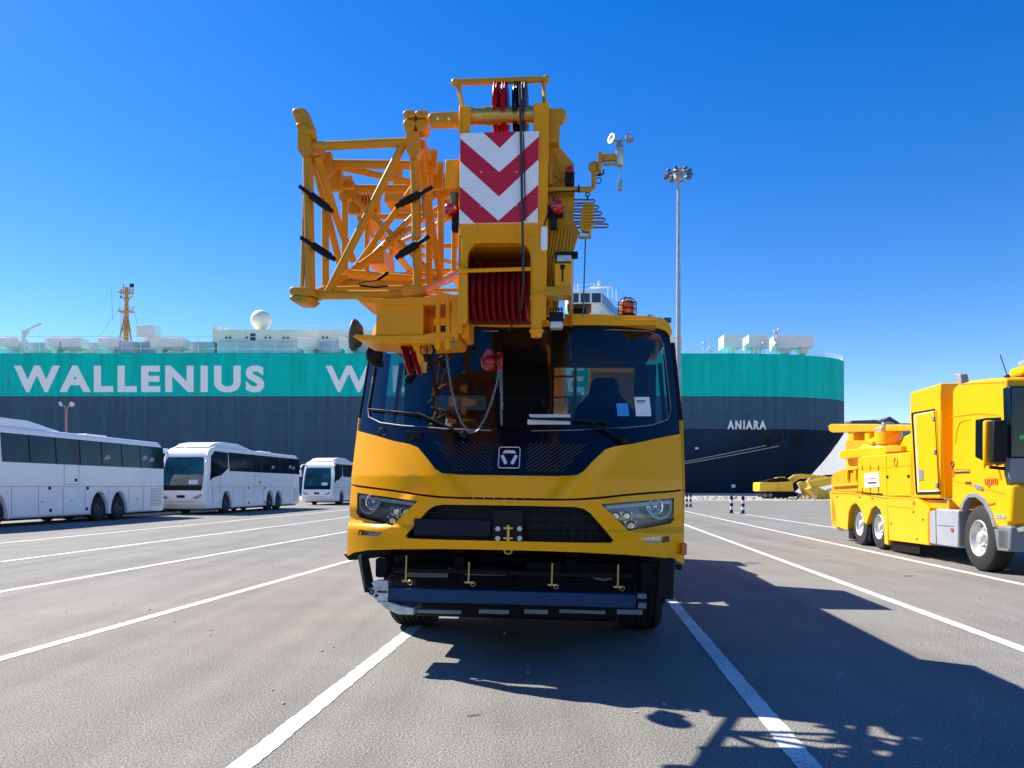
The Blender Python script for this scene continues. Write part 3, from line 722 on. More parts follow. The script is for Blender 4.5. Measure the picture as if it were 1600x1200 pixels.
# right flank: outer cheek with hose guides and stiffeners
m = MB()
cpoly(m, [(853,212),(868,222),(897,256),(898,300),(896,345),(905,362),(894,400),(893,448),(893,462),(853,462)], HY+.12, HY+.15)
side_plate(m, L(893,300,HY+.12).x-.02, .02, [(HY+.15,2.72),(HY+.15,3.45),(-.2,3.45),(.6,3.3),(.6,2.7)])
for i in range(9):
    x = 858+i*3.6; y0 = 360+ (i%3)*6; m.path([L(x+6,y0-8,HY+.10),L(x+3,y0+20,HY+.09),L(x-2,y0+48,HY+.09),L(x-4,y0+80,HY+.10)], .006, 6)
for i in range(7):
    y = 240+i*16; m.path([L(866+ (i%2)*5,y,HY+.10),L(872+(i%3)*4,y+8,HY+.09),L(870+(i%2)*9,y+15,HY+.10)], .007, 6)
cbox(m, 858,256,863,288,HY+.06,HY+.12); cbox(m, 853,448,893,461,HY-.02,HY+.12)
m.tube(L(853,296,HY+.05),L(924,296,HY+.05),.016)
m.build('head_cheek', ORG, head_o, .004)
# top pin, arms, drum
m = MB(); c0 = L(735,182,HY+.10); c1 = L(834,182,HY+.10); c1.z=c0.z; m.tube(c0,c1,.052,n=24); xm=c0.x+.10
m.tube((xm,c0.y,c0.z),(xm+.08,c0.y,c0.z),.057,n=24); ax = m.build('head_axle', GOLD, head_o)
def arm(x0,x1,y0,y1,hx):
    m = MB(); a = L(x0,y0,HY+.04); b = L(x1,y1,HY+.04); r = (a.z-b.z)/2; left = x0 < 700
    pts = []
    cx = a.x+r if left else b.x-r; cz = (a.z+b.z)/2
    for i in range(9):
        t = (90+180*i/8) if left else (270+180*i/8); pts.append((cx+r*math.cos(R(t)), cz+r*math.sin(R(t))))
    pts += [(b.x,b.z),(b.x,a.z)] if left else [(a.x,a.z),(a.x,b.z)]
    m.prism(pts, HY+.04, HY+.12); o = m.build('jib_pin_arm', ORG, head_o, .008)
    m = MB()
    for px in hx: c = L(px,(y0+y1)/2+2,HY+.035); m.tube(c, c+Vector((0,.02,0)), .008)
    m.build('pin_hole', WHS, o)
arm(668,720,175,192,(684,701)); arm(853,885,169,187,())
m = MB(); cbox(m,853,187,874,222,HY+.05,HY+.15); m.build('arm_block', ORG, head_o, .006)
m = MB(); a = L(711,129,HY+.12); b = L(853,124,HY+.12); m.beam(a,b,.035,.03); m.ball(a,.026); m.ball(b,.026)
m.beam(L(716,131,HY+.12),L(722,167,HY+.1),.014,.03); m.beam(L(849,128,HY+.12),L(851,163,HY+.1),.014,.03)
m.build('rope_guard', ORG, head_o, .003)
def sheave(m, px, py_top, py_bot, y, wpx, lean=0):
    a = L(px,py_top,y); b = L(px,py_bot,y); r = (a.z-b.z)/2; wd = abs(L(px+wpx,py_top,y).x-a.x)
    c = (a+b)/2; m.lathe([(.03,-wd*.5),(r*.55,-wd*.5),(r*.9,-wd*.40),(r*.985,-wd*.24),(r,-wd*.16),(r*.985,-wd*.10),(r*.93,-wd*.03),(r*.93,wd*.03),(r*.985,wd*.10),(r,wd*.16),(r*.985,wd*.24),(r*.9,wd*.40),(r*.55,wd*.5),(.03,wd*.5)], c, (1,lean,0), 44)
REDB = mat('top_sheave_red', (.50,.004,.010), .3, spec=.3)
for px,mm in ((777,REDB),(789.5,REDB),(807.5,GLB),(819.5,mat('dark_sheave',(.06,.008,.02),.4))):
    m = MB(); sheave(m, px, 131, 216, HY+.20, 11); m.build('top_sheave', mm, head_o)
for k in range(10):
    m = MB(); sheave(m, 735+k*9.9, 409+(k%2)*1.5, 505, HY+.26, 8.6); m.build('lower_sheave', RED, head_o, smooth=40)
m = MB()
for k in range(10): p = 731.5+k*10.2; c = L(p,414,HY+.02); m.beam(L(p,411,HY+.03),L(p,440,HY+.0),.006,.01)
m.bm.free()
m = MB(); a = L(727,423,HY-.03); b = L(829,420,HY-.03); m.tube(a,b,.013); m.ball(a,.02); m.tube(L(718,421,HY-.02),L(727,422,HY-.02),.022); m.build('sheave_guard_bar', BOOMY, head_o)
# chevron board
a = L(719.5,208,HY-.03); b = L(840,347,HY-.03)
brd = MB().box(a.x,b.x,HY-.03,HY-.01,b.z,a.z).build('chevron_board', WHS, boom, .002)
m = MB(); cx = L(780,280,HY-.03).x
def chev(yc_top, yc_bot, yo_top, yo_bot):       # apex top/bottom, outer edge top/bottom (pixels)
    ys = HY-.032
    def Z(py): return L(780,py,ys).z
    zt_, zb2 = a.z, b.z
    for s in (-1,1):
        xo = a.x if s < 0 else b.x
        poly = [(cx,Z(yc_top)),(cx,Z(yc_bot)),(xo,Z(yo_bot)),(xo,Z(yo_top))]
        # clip to the board top and bottom
        def clip(P, zc, keep_below):
            o = []
            for i in range(len(P)):
                p, q = P[i], P[(i+1)%len(P)]
                ip = (p[1] <= zc) if keep_below else (p[1] >= zc); iq = (q[1] <= zc) if keep_below else (q[1] >= zc)
                if ip: o.append(p)
                if ip != iq:
                    t = (zc-p[1])/(q[1]-p[1]); o.append((p[0]+(q[0]-p[0])*t, zc))
            return o
        poly = clip(clip(poly, zt_, True), zb2, False)
        if len(poly) > 2: m.prism(poly, ys, ys+.0015)
chev(168,231,110,172); chev(269,307,215,250); chev(345,383,290,325)
m.build('chevron_stripe', REDS, brd, smooth=20)
m = MB()
for px,py in ((752,269),(807,268),(751,322),(807,321)): c = L(px,py,HY-.034); m.tube(c,c+Vector((0,.006,0)),.006)
split_build(m, 'rivet', STL, brd)
# lower right cylinder
m = MB(); c0 = L(839,463,HY+.02); c1 = L(839,527,HY+.02); c1.x=c0.x; h=(c0.z-c1.z)
m.lathe([(.045,0),(.045,.02),(.035,.025),(.035,h*.80),(.044,h*.82),(.044,h*.88),(.036,h*.9),(.032,h),(.01,h)], c0, (0,0,-1), 24); m.build('guide_cylinder', BOOMY, head_o)
# hoist rope
m = MB(); m.path([L(812,131,HY-.02),L(814,210,HY-.045),L(816,330,HY-.05),L(818,440,HY-.05),L(815,480,HY+.1),L(806,500,HY+.3),L(795,515,HY+.5)], .0075, 8)
m.path([L(815,131,HY+.0),L(819,240,HY-.04),L(821,345,HY-.045)], .004, 6); m.build('hoist_rope', ROPE, boom)
# left side box, red lamp and bracket
m = MB(); cbox(m, 696,249,718,293,HY+.05,HY+.35); lb = m.build('head_box', BOOMY, head_o, .006)
m = MB(); c = L(710,293,HY+.15); m.lathe([(.045,0),(.03,.03),(.026,.10),(.03,.16),(.01,.17)], c, (0,0,-1), 20); m.build('limit_switch', mat('grey_green_cast',(.14,.17,.15),.4,metal=.4), lb)
def red_lamp(px,py,r,y):
    m = MB(); c = L(px,py,y); m.lathe([(r,-.03),(r,.0),(r*.85,.018),(r*.5,.028),(.002,.032)], c, (-.25,-1,0), 24); o = m.build('warning_lamp', REDL, head_o); return o
o = red_lamp(703,327,.040,HY+.02); m = MB(); cbox(m,706,322,718,360,HY+.04,HY+.09); m.build('lamp_bracket', BLK, o, .004)
o = red_lamp(870,322,.040,HY-.02); m = MB(); cbox(m,848,320,880,338,HY+.02,HY+.06); cbox(m,860,336,870,357,HY+.02,HY+.06); m.build('lamp_bracket', BLK, o, .004)
m = MB(); c = L(890,290,HY+.05); m.lathe([(.028,0),(.03,.05),(.026,.072),(.034,.074),(.001,.075)], c, (0,0,1), 18); rb2 = m.build('beacon_base', BLK, head_o)
m = MB(); c = L(890,272,HY+.05); m.lathe([(.030,0),(.030,.022),(.02,.044),(.001,.05)], c, (0,0,1), 18); m.build('red_beacon', REDL, rb2)
m = MB(); cbox(m,845,353,855,390,HY-.02,HY+.02); wt = m.build('radio_unit', WHS, head_o, .008); m = MB(); m.path([L(850,353,HY),L(856,335,HY-.01),L(866,308,HY-.02)], .005); m.build('whip_aerial', BLK, wt)
m = MB(); cbox(m,867,393,903,397.5,HY+.0,HY+.1); fl = m.build('floodlight', BLK, head_o, .003); m = MB(); cbox(m,870,398,893,408,HY+.01,HY+.09); m.build('floodlight_lens', STL, fl, .004)
m = MB(); cbox(m,867,411,893,449,HY+.0,HY+.11); jb = m.build('junction_box', BOOMY, head_o, .006); m = MB(); m.ball(L(879,417,HY-.003),.016,1,.4,1); m.path([L(879,418,HY-.006),L(879,440,HY-.006)], .005); m.build('switch_lever', BLK, jb)
m = MB(); c = L(868,470,HY+.3); m.tube(c+Vector((0,0,.08)),c-Vector((0,0,.12)),.062,n=24); m.build('metal_cylinder', CHR, boom)
m = MB(); cbox(m,858,487,880,501,HY+.02,HY+.10)
for k in range(5): m.tube(L(860+k*4.5,487,HY+.06),L(861+k*4,480,HY+.06),.006)
wl = m.build('work_lamp', BLK, head_o, .01); m = MB(); cbox(m,859,501,879,512,HY+.01,HY+.09); m.build('work_lamp_lens', RIMW, wl, .01)
# anemometer on its bracket
AY = HY+.05
m = MB(); m.path([L(853,296,AY),L(900,296,AY),L(920,297,AY),L(927,293,AY),L(928,280,AY),L(928,266,AY)], .017, 10); m.ball(L(928,261,AY),.036,1,.7,1); cbox(m,935,236,940,266,AY-.04,AY+.04); cbox(m,940,240,963,250,AY-.01,AY+.03); m.beam(L(928,261,AY),L(938,259,AY),.03,.03)
ab = m.build('anemometer_bracket', ORG, head_o, .003)
CUP = mat('anemometer_alloy', (.45,.50,.46), .3, metal=.5, var=.12)
m = MB(); c = L(968,258,AY); h1=L(968,232,AY).z-c.z
m.lathe([(.024,-.004),(.026,0),(.026,h1*.98),(.029,h1),(.024,h1*1.05),(.018,h1*1.4),(.008,h1*1.55),(.001,h1*1.56)], c, (0,0,1), 20); m.beam(L(942,256,AY),L(962,255,AY),.03,.016)
an = m.build('anemometer', CUP, head_o)
m = MB()
for px,py,dx in ((955.5,217,-1),(984,216,1)):
    q_ = L(px,py,AY); hub = L(967,221,AY); m.beam(hub,q_,.008,.008)
    m.lathe([(.001,-.030),(.018,-.024),(.029,-.008),(.032,.004),(.028,.005),(.014,.0),(.001,-.002)], q_, (dx*.55,-.8 if dx>0 else -.5,.1), 18)
m.build('wind_cup', CUP, an)
m = MB(); m.tube(L(969,260,AY),L(969,282,AY),.004); cbox(m,965.5,281,973,296,AY-.015,AY+.015); m.build('wind_vane_weight', CUP, an, .002)
m = MB(); m.path([L(930,273,AY),L(938,274,AY),L(943,271,AY),L(943,265,AY)], .006); m.torus(L(935,282,AY),(0,1,0),.018,.003,18,5); m.path([L(848,305,AY-.03),L(866,300,AY-.03),L(890,299,AY-.03),L(905,298,AY-.025)], .004); m.beam(L(904.5,289,AY-.02),L(904.5,301,AY-.02),.008,.01); m.build('sensor_cable', BLK, ab)
# hose loops and hanging roller guide
m = MB()
for y,xe in ((314,930),(323.5,936),(333,941),(343,946),(352,951)):
    m.path([L(896,y-2,AY+.1),L(xe-3,y-2,AY+.1),L(xe,y+.5,AY+.1),L(xe-3,y+3.4,AY+.1),L(896,y+3.4,AY+.1)], .0055, 6)
m.build('hose_rail', mat('oxide_paint',(.30,.09,.05),.5), head_o)
m = MB(); cpoly(m, [(913,317),(925,315),(928,322),(926,355),(921,362),(909,360),(906,350),(909,328)], AY, AY+.05)
for k in range(8): cbox(m, 912+(k%2),318+k*5,929-(k%3),320.5+k*5,AY-.01,AY)
cbox(m,904.5,362,907,371,AY,AY+.03); cbox(m,920,362,923,371,AY,AY+.03); cbox(m,904,368,924,371,AY,AY+.03)
hg = m.build('rope_weight_block', ORG, boom, .003)
m = MB(); m.torus(L(918,304,AY+.02),(0,1,0),.012,.004,12,6); m.torus(L(918,310,AY+.02),(1,0,0),.012,.004,12,6); m.build('shackle', DRK, hg)
m = MB(); m.path([L(915,371,AY+.02),L(913,430,AY+.05),L(911,495,AY+.2)], .0045, 6); m.build('weight_rope', mat('blue_cord',(.03,.12,.25),.6), hg)

# ---- side bracket below the jib, with red sheaves and chain
BYY = -.72
m = MB()
cpoly(m, [(552,464),(556,461),(566,463),(590,466),(660,464),(672,462),(680,460),(720,460),(726,466),(726,474),(680,476),(588,476),(560,470)], BYY, BYY+.42)
cpoly(m, [(550,525),(556,522),(590,524),(660,523),(676,519),(712,518),(716,522),(712,533),(660,536),(600,535),(560,531)], BYY, BYY+.42)
cbox(m, 588,474,661,524,BYY+.02,BYY+.4)
cbox(m, 705,468,722,520,BYY-.01,BYY+.3); cbox(m,722,462,732,528,BYY+.05,BYY+.3)
cpoly(m, [(641,534),(660,534),(662,570),(656,572)], BYY+.1, BYY+.13)
for px in (684.5,700): m.tube(L(px,470,BYY-.0),L(px,522,BYY-.0),.017,n=16)
fb = m.build('jib_bracket', BOOMY, crane, .006)
m = MB()
for px in (684,699): 
    c = L(px,529,BYY); m.lathe([(.022,0),(.022,.055),(.012,.075),(.002,.078)], c, (0,0,-1), 16)
m.build('locating_pin', BOOMY, fb)
for k,px in enumerate((636,650)):
    m = MB(); c = L(px,560,BYY+.22); m.lathe([(.12,-.018),(.128,-.012),(.112,0),(.128,.012),(.12,.018),(.03,.03)], c, (1,.12,.28), 32); m.build('red_sheave', RED, fb)
m = MB(); c = L(667,547,BYY+.1)
for k in range(4): m.torus(c+Vector((.003*k,.004*k,.002*k)),(0.1*k,1,.1),.045+.003*k,.005,28,6)
m.path([c+Vector((.0,0,.04)),c+Vector((.004,-.01,0)),c+Vector((0,0,-.045))], .004); m.build('cable_coil', BLK, fb)
m = MB(); m.tube(L(663,566,BYY+.1),L(662,578,BYY+.1),.02); m.tube(L(663,576,BYY+.1),L(663,582,BYY+.1),.016); m.build('small_roller', ORG, fb)
m = MB(); m.torus(L(708,530,BYY),(1,.3,0),.012,.004,12,6); m.torus(L(712,535,BYY),(0,1,0),.012,.004,12,6); m.ball(L(709,536,BYY),.012); m.build('shackle', CHAIN, fb)
def chain(pts, parent, link=.028, r=.0023):
    P = [Vector(p) for p in pts]; seg = [(P[i+1]-P[i]).length for i in range(len(P)-1)]; tot = sum(seg); n = int(tot/(link*.78)); m = MB()
    def at(s):
        for i,l in enumerate(seg):
            if s <= l or i == len(seg)-1: return P[i] + (P[i+1]-P[i])*(s/l)
            s -= l
    for k in range(n):
        a = at(tot*k/n); b = at(tot*min(1,(k+.99)/n)); d = (b-a).normalized(); c = (a+b)/2
        u = d.cross(Vector((0,1,0)) if k%2 else Vector((.75,.6,.1))).normalized(); pts2 = []
        for i in range(10):
            t = 2*math.pi*i/10; pts2.append(c + d*(link*.5*math.cos(t)) + u*(link*.24*math.sin(t)))
        m.path(pts2, r, 5, True)
    return m.build('chain', CHAIN, parent)
CY = BYY+.15
chain([L(697,553,CY),L(701,580,CY),L(706,612,CY),L(713,640,CY),L(722,662,CY),L(734,676,CY),L(746,672,CY),L(757,655,CY),L(768,628,CY),L(776,600,CY),L(780,575,CY)], fb)
chain([L(783,575,CY),L(784,610,CY),L(783,640,CY),L(784,664,CY)], fb); chain([L(779,560,CY),L(782,600,CY),L(785,640,CY)], fb)
m = MB(); c = L(770,566,CY+.03); m.ball(c+Vector((-.02,0,0)),.075,.85,.7,.85,20); m.torus(c+Vector((.045,0,.0)),(1,.25,0),.052,.018,24,8); m.obox(c+Vector((-.03,0,.05)),(.05,.08,.06),(0,R(30),0)); m.build('hook_block', RED, fb)
m = MB(); m.path([L(745,510,CY+.3),L(745,540,CY+.2),L(752,558,CY+.1),L(762,560,CY+.05)], .009); m.build('hook_strap', BLK, fb)

# ---- lattice jib stowed on the left
JY = -.52; j = MB()
def J(px,py,y=JY): return L(px,py,y)
def tb(a, b, w): 
    A = J(*a); B = J(*b); Y = CM @ A; r = 1.08*w/2*Y.y/FPX; j.tube(A,B,r,n=14)
# front frame
j.prism([(J(470,204).x,J(470,204).z),(J(489,204).x,J(489,204).z),(J(489,240).x,J(489,240).z),(J(485,250).x,J(485,250).z),(J(477,250).x,J(477,250).z),(J(470,240).x,J(470,240).z)], JY-.06, JY+.06)
tb((481,248),(485,462),15); tb((478,250),(472,455),6)
for y in (300,345,395): tb((473,y),(485,y+4),6)
cpoly(j, [(635,205),(654,205),(656,236),(651,246),(641,246),(635,236)], JY-.06, JY+.06)
tb((648,244),(653,452),14); tb((662,300),(664,340),7)
tb((488,229),(638,222),13); tb((486,461),(640,460),13)
tb((630,226),(512,458),12)
tb((495,245),(522,330,JY+.25),13); tb((522,330,JY+.25),(552,408,JY+.5),11)
# foot members going back: corner chords converge into the lattice section behind
YB = JY+1.45
TLf,TRf,BLf,BRf = (484,226),(656,230),(486,461),(656,458)
def back(p, y, z=None, kx=1.0):
    a = J(*p); b = Vector((a.x*kx, y, a.z if z is None else z)); return b
ztop = J(*TLf).z; zbot = ztop-.52
def tv(A, B, r=.026): j.tube(A,B,r*1.25,n=12)
fTL,fTR,fBL,fBR = J(*TLf),J(*TRf),J(*BLf),J(*BRf)
q1 = dict(TL=Vector((fTL.x,YB,ztop)),TR=Vector((fTR.x,YB,ztop)),BL=Vector((fTL.x,YB,zbot)),BR=Vector((fTR.x,YB,zbot)))
j.beam(fTL+Vector((0,0,.02)), q1['TL']+Vector((0,0,.02)), .075,.06); j.beam(fTR+Vector((0,0,.02)), q1['TR']+Vector((0,0,.02)), .075,.06)
tv(fBL, q1['BL'], .028); tv(fBR, q1['BR'], .028)
prev = q1; lines = [JY+.35, JY+.8]
def lerp(a,b,t): return a+(b-a)*t
for t in (.22,.55):
    a,b,c,d = lerp(fTL,q1['TL'],t),lerp(fTR,q1['TR'],t),lerp(fBL,q1['BL'],t),lerp(fBR,q1['BR'],t)
    tv(a,b,.026); tv(c,d,.022); tv(a,c,.022); tv(b,d,.022)
    if t > .5: tv(a,d,.018); tv(c,b,.018)
tv(fTL,lerp(fBL,q1['BL'],.55),.022); tv(fTR,lerp(fBR,q1['BR'],.55),.022); tv(lerp(fTL,q1['TL'],.22),lerp(fTR,q1['TR'],.55),.02); tv(lerp(fTR,q1['TR'],.22),lerp(fBL,q1['BL'],.55),.02)
tv(lerp(fBL,q1['BL'],.22),lerp(fTR,q1['TR'],.75),.018)
y = YB
for k in range(6):
    y2 = y+.85; nx = {n_: Vector((v.x,y2,v.z)) for n_,v in prev.items()}
    for n_ in prev: tv(prev[n_],nx[n_],.030)
    tv(prev['TL'],prev['TR'],.02); tv(prev['BL'],prev['BR'],.02); tv(prev['TL'],prev['BL'],.02); tv(prev['TR'],prev['BR'],.02)
    if k%2: tv(prev['TL'],nx['TR'],.017); tv(prev['BL'],nx['TL'],.017); tv(prev['BR'],nx['TR'],.017); tv(prev['BL'],nx['BR'],.017)
    else: tv(prev['TR'],nx['TL'],.017); tv(prev['TL'],nx['BL'],.017); tv(prev['TR'],nx['BR'],.017); tv(prev['BR'],nx['BL'],.017)
    prev = nx; y = y2
tv(prev['TL'],prev['TR'],.02); tv(prev['BL'],prev['BR'],.02)
jib = j.build('lattice_jib', ORG, crane, 0, 40)
# lugs and plates
def lug(pts, y0, y1, holes=(), name='jib_lug'):
    m = MB(); cpoly(m, pts, y0, y1); o = m.build(name, ORG, jib, .012, 50)
    if holes:
        m = MB()
        for px,py,r in holes: c = J(px,py,y0-.003); m.tube(c, c+Vector((0,.01,0)), r)
        m.build('lug_hole', mat('lug_hole_grey',(.25,.2,.15),.5), o)
lug([(455,174),(458,168),(470,167),(478,170),(489,196),(492,214),(484,216),(470,200),(461,190)], JY-.05, JY+.02, ((466,175,.012),(473,184,.008)))
lug([(461,193),(466,190),(474,192),(487,200),(488,208),(472,208),(463,200)], JY-.09, JY+.03)
for y0,y1 in ((171,183),(185,204)):
    for x0,x1 in ((629,649),(648,669)):
        lug([(x0,y0+4),(x0+4,y0),(x1-4,y0),(x1,y0+4),(x1,y0+8),(x1-4,y1),(x0+4,y1),(x0,y0+8)], JY-.07, JY+.05, (((x0+x1)/2,(y0+y1)/2,.007),) if y0 < 180 else ())
lug([(451,450),(456,447),(478,448),(492,455),(492,462),(470,462),(452,459)], JY-.10, JY+.06); lug([(451,463),(456,461),(480,462),(490,465),(480,474),(462,473),(452,468)], JY-.10, JY+.06, ((467,467,.014),))
lug([(626,448),(632,444),(655,444),(665,449),(665,457),(655,462),(632,462),(626,456)], JY-.12, JY+.08); lug([(626,465),(634,462),(658,462),(666,466),(658,471),(634,471)], JY-.12, JY+.08)
for i,(dy) in enumerate((.25,.5,.75,1.0,1.25)):          # stack of plates along the upper chords
    for c,nm in ((fTL,'a'),(fTR,'b')):
        m = MB(); m.box(c.x-.035,c.x+.07,JY+dy,JY+dy+.05,ztop-.10-.03*(i%2),ztop+.06+.015*(i%3)); m.box(c.x-.02,c.x+(.14 if i in(1,3) else .05),JY+dy+.08,JY+dy+.12,ztop-.08,ztop-.02)
        m.build('chord_plate', ORG, jib, .006)
m = MB(); cbox(m,  574,388,600,412,JY+1.5,JY+1.9); 
for k in range(6): cbox(m, 562+k*5,300,565+k*5,326+k,JY+.9,JY+1.0)
cbox(m,600,300,640,314,JY+1.2,JY+1.5); cbox(m,614,262,628,300,JY+.9,JY+.93)
split_build(m, 'mounting_plate', ORG, jib, .006)
m = MB()
for a_,b_ in (((545,427),(578,430)),((578,431),(642,434))): m.tube(J(*a_,JY+.25),J(*b_,JY+.25),.03,.034 if a_[0]<560 else .024)
m.ball(J(541,424,JY+.25),.03,1.4,1,.8); m.build('folding_strut', BOOMY, jib)
for a_,b_ in (((468,291),(520,331)),((470,371),(524,406)),((676,292),(618,323)),((671,369),(618,403))):
    A = J(*a_,JY-.07); B = J(*b_,JY-.05); m = MB(); d=(B-A)
    m.tube(A,A+d*.35,.014,.014); m.tube(A+d*.35,A+d*.7,.026,.026); m.tube(A+d*.7,B,.026,.014); o = m.build('locking_pin', BLK, jib)
    m = MB(); c = A+d*.82; m.torus(c,(.3,1,.2),.026,.0025,16,5); m.path([c,c+Vector((-.02,0,-.03)),c+Vector((-.035,0,-.045))], .0025,5); m.build('spring_clip', ROPE, o)
m = MB(); m.path([J(560,443,JY-.02),J(570,440,JY-.02),J(588,438,JY-.02),J(597,432,JY-.02),J(607,425,JY-.02)], .005); m.tube(J(590,437,JY-.02),J(606,426,JY-.02),.011); m.path([J(562,446,JY-.03),J(585,449,JY-.03),J(606,447,JY-.03)], .007); m.build('pin_lanyard', DRK, jib)

# ================================================================== SHIP
SY = 150.0
ship = thing('cargo_ship', 'huge teal and slate blue car carrier ship moored along the quay', 'ship', (0, SY, 0))
def S(px, py, Y=SY): p = W(px,py,Y); return Vector((p.x, p.y-SY, p.z))
def zS(py, Y=SY): return CAM_H + (HORIZON-py)/FPX*Y
def hull_mat(name, col, seam=.82):
    m = mat(name, col, .6, coat=0, spec=.12, var=.04, scale=.25)
    n = m.node_tree; b = n.nodes['Principled BSDF']; tc = n.nodes.new('ShaderNodeTexCoord')
    base = b.inputs['Base Color'].links[0].from_socket
    mp = n.nodes.new('ShaderNodeMapping'); mp.inputs['Scale'].default_value = (.9,.05,.05); n.links.new(tc.outputs['Object'], mp.inputs[0])
    st = n.nodes.new('ShaderNodeTexNoise'); st.inputs['Scale'].default_value = 1; st.inputs['Detail'].default_value = 6; n.links.new(mp.outputs[0], st.inputs['Vector'])
    r = n.nodes.new('ShaderNodeValToRGB'); r.color_ramp.elements[0].position=.35; r.color_ramp.elements[0].color=(.72,.72,.72,1); r.color_ramp.elements[1].position=.62; r.color_ramp.elements[1].color=(1.08,1.08,1.08,1)
    n.links.new(st.outputs['Fac'], r.inputs[0])
    mx = n.nodes.new('ShaderNodeMix'); mx.data_type='RGBA'; mx.blend_type='MULTIPLY'; mx.inputs['Factor'].default_value=.55
    n.links.new(base, mx.inputs['A']); n.links.new(r.outputs[0], mx.inputs['B'])
    # plate seams
    sp_ = n.nodes.new('ShaderNodeSeparateXYZ'); n.links.new(tc.outputs['Object'], sp_.inputs[0])
    prev = mx.outputs['Result']
    for ax,per in (('Z',2.6),('X',9.0)):
        md = n.nodes.new('ShaderNodeMath'); md.operation='PINGPONG'; md.inputs[1].default_value=per; n.links.new(sp_.outputs[ax], md.inputs[0])
        lt = n.nodes.new('ShaderNodeMath'); lt.operation='LESS_THAN'; lt.inputs[1].default_value=.05; n.links.new(md.outputs[0], lt.inputs[0])
        m2 = n.nodes.new('ShaderNodeMix'); m2.data_type='RGBA'; m2.blend_type='MULTIPLY'; m2.inputs['B'].default_value=(seam,seam,seam,1)
        n.links.new(lt.outputs[0], m2.inputs['Factor']); n.links.new(prev, m2.inputs['A']); prev = m2.outputs['Result']
    # rust runs: rare, thin and vertical
    mp2 = n.nodes.new('ShaderNodeMapping'); mp2.inputs['Scale'].default_value = (.75,.02,.10); mp2.inputs['Location'].default_value=(3.1,0,.4); n.links.new(tc.outputs['Object'], mp2.inputs[0])
    rs = n.nodes.new('ShaderNodeTexNoise'); rs.inputs['Scale'].default_value=1; rs.inputs['Detail'].default_value=7; rs.inputs['Roughness'].default_value=.6; n.links.new(mp2.outputs[0], rs.inputs['Vector'])
    rr = n.nodes.new('ShaderNodeValToRGB'); rr.color_ramp.elements[0].position=.63; rr.color_ramp.elements[0].color=(0,0,0,1); rr.color_ramp.elements[1].position=.71; rr.color_ramp.elements[1].color=(.75,.75,.75,1); n.links.new(rs.outputs['Fac'], rr.inputs[0])
    m3 = n.nodes.new('ShaderNodeMix'); m3.data_type='RGBA'; m3.inputs['B'].default_value=(.16,.07,.035,1); n.links.new(rr.outputs[0], m3.inputs['Factor']); n.links.new(prev, m3.inputs['A'])
    n.links.new(m3.outputs['Result'], b.inputs['Base Color'])
    return m
TEAL = hull_mat('hull_teal', (.0,.60,.50), .88); SLATE = hull_mat('hull_slate', (.062,.118,.170), .72); BOW_SHADE = hull_mat('hull_bow_shade', (.020,.040,.075), .8)
zT, zM, zK = zS(552), zS(619), zS(670)
def station(z):
    # plan outline from amidships to the bow tip and back, following the flare of the bow
    if z >= zK: xs, xe = 42 + (zT-z)*.15, 70.3
    else:
        f = min(1,(zK-z)/(zK+3)); xs, xe = 42+2.3-58*f**.8, 70.3 - 13*f**1.3
    hb = 15.5; pts = []
    for i in range(25):
        t = math.pi/2*i/24; pw = .82 if z >= zK else .82+.5*f
        pts.append((xs+(xe-xs)*math.sin(t)**(1.0), hb-hb*math.cos(t)**pw if False else hb*(1-max(0,math.cos(t))**pw)))
    back_ = [(x, 2*hb-y) for x,y in pts[::-1][1:]]
    return [(-235.0,0.0)] + pts + back_ + [(-235.0,2*hb)]
def shell(zs, m, name, cap=None):
    mb = MB(); rings = [station(z) for z in zs]; n = len(rings[0]); v = []
    for z,rg in zip(zs, rings): v += [(x,y,z) for x,y in rg]
    f = []
    for k in range(len(zs)-1):
        for i in range(n): f.append((k*n+i,k*n+(i+1)%n,(k+1)*n+(i+1)%n,(k+1)*n+i))
    f.append(tuple(range((len(zs)-1)*n,len(zs)*n))); f.append(tuple(range(n))[::-1])
    mb.faces(v,f)
    if isinstance(m, list):              # shade under the bow flare, put into the colour below the knuckle
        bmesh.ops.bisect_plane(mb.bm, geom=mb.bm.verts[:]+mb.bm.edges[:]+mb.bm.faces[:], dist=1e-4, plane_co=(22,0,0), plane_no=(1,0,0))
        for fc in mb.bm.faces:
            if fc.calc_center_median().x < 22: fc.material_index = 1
    return mb.build(name, m, ship, 0, 30)
shell([zM, zM+(zT-zM)*.5, zT], TEAL, 'upper_hull')
shell([zK,zK+2.5,zM-.004], SLATE, 'middle_hull')
lower = shell([-4,-1,1,3,5,7,9,zK-.6,zK-.004], [BOW_SHADE, SLATE], 'lower_hull')
WLET = mat('hull_letter_white', (.95,.93,.93), .5, var=.03)
def hull_text(body, x0, y0, x1, y1, off=.22, sp=1.0, dY=-.03, yaw=0):
    a = S(x0,y1); hgt = S(x0,y0).z - a.z; wd = S(x1,y0).x-a.x
    Mx = Matrix.Translation((a.x, dY, a.z)) @ Matrix.Rotation(R(yaw),4,'Z') @ Matrix.Rotation(R(90),4,'X')
    lettering('lettering', body, hgt, WLET, ship, Mx, extrude=.02, offset=off, width=wd, spacing=sp)
hull_text('WALLENIUS', 22, 571, 413, 613, .22, 1.22)
hull_text('WILHELMSEN', 509, 571, 968, 613, .12, 1.22)
hull_text('ANIARA', 1136, 657, 1197, 671, .08, 1.3, -.20, 0.9)
m = MB()
for px0,py0,px1,py1 in ((1086,699,1091,702),(1143,757,1149,762)): a = S(px0,py1); b = S(px1,py0); m.box(a.x,b.x,-.02,.01 if px0<1100 else .05,a.z,b.z)
split_build(m, 'draught_mark', WLET, lower)
m = MB()                                                # mooring openings in the bow
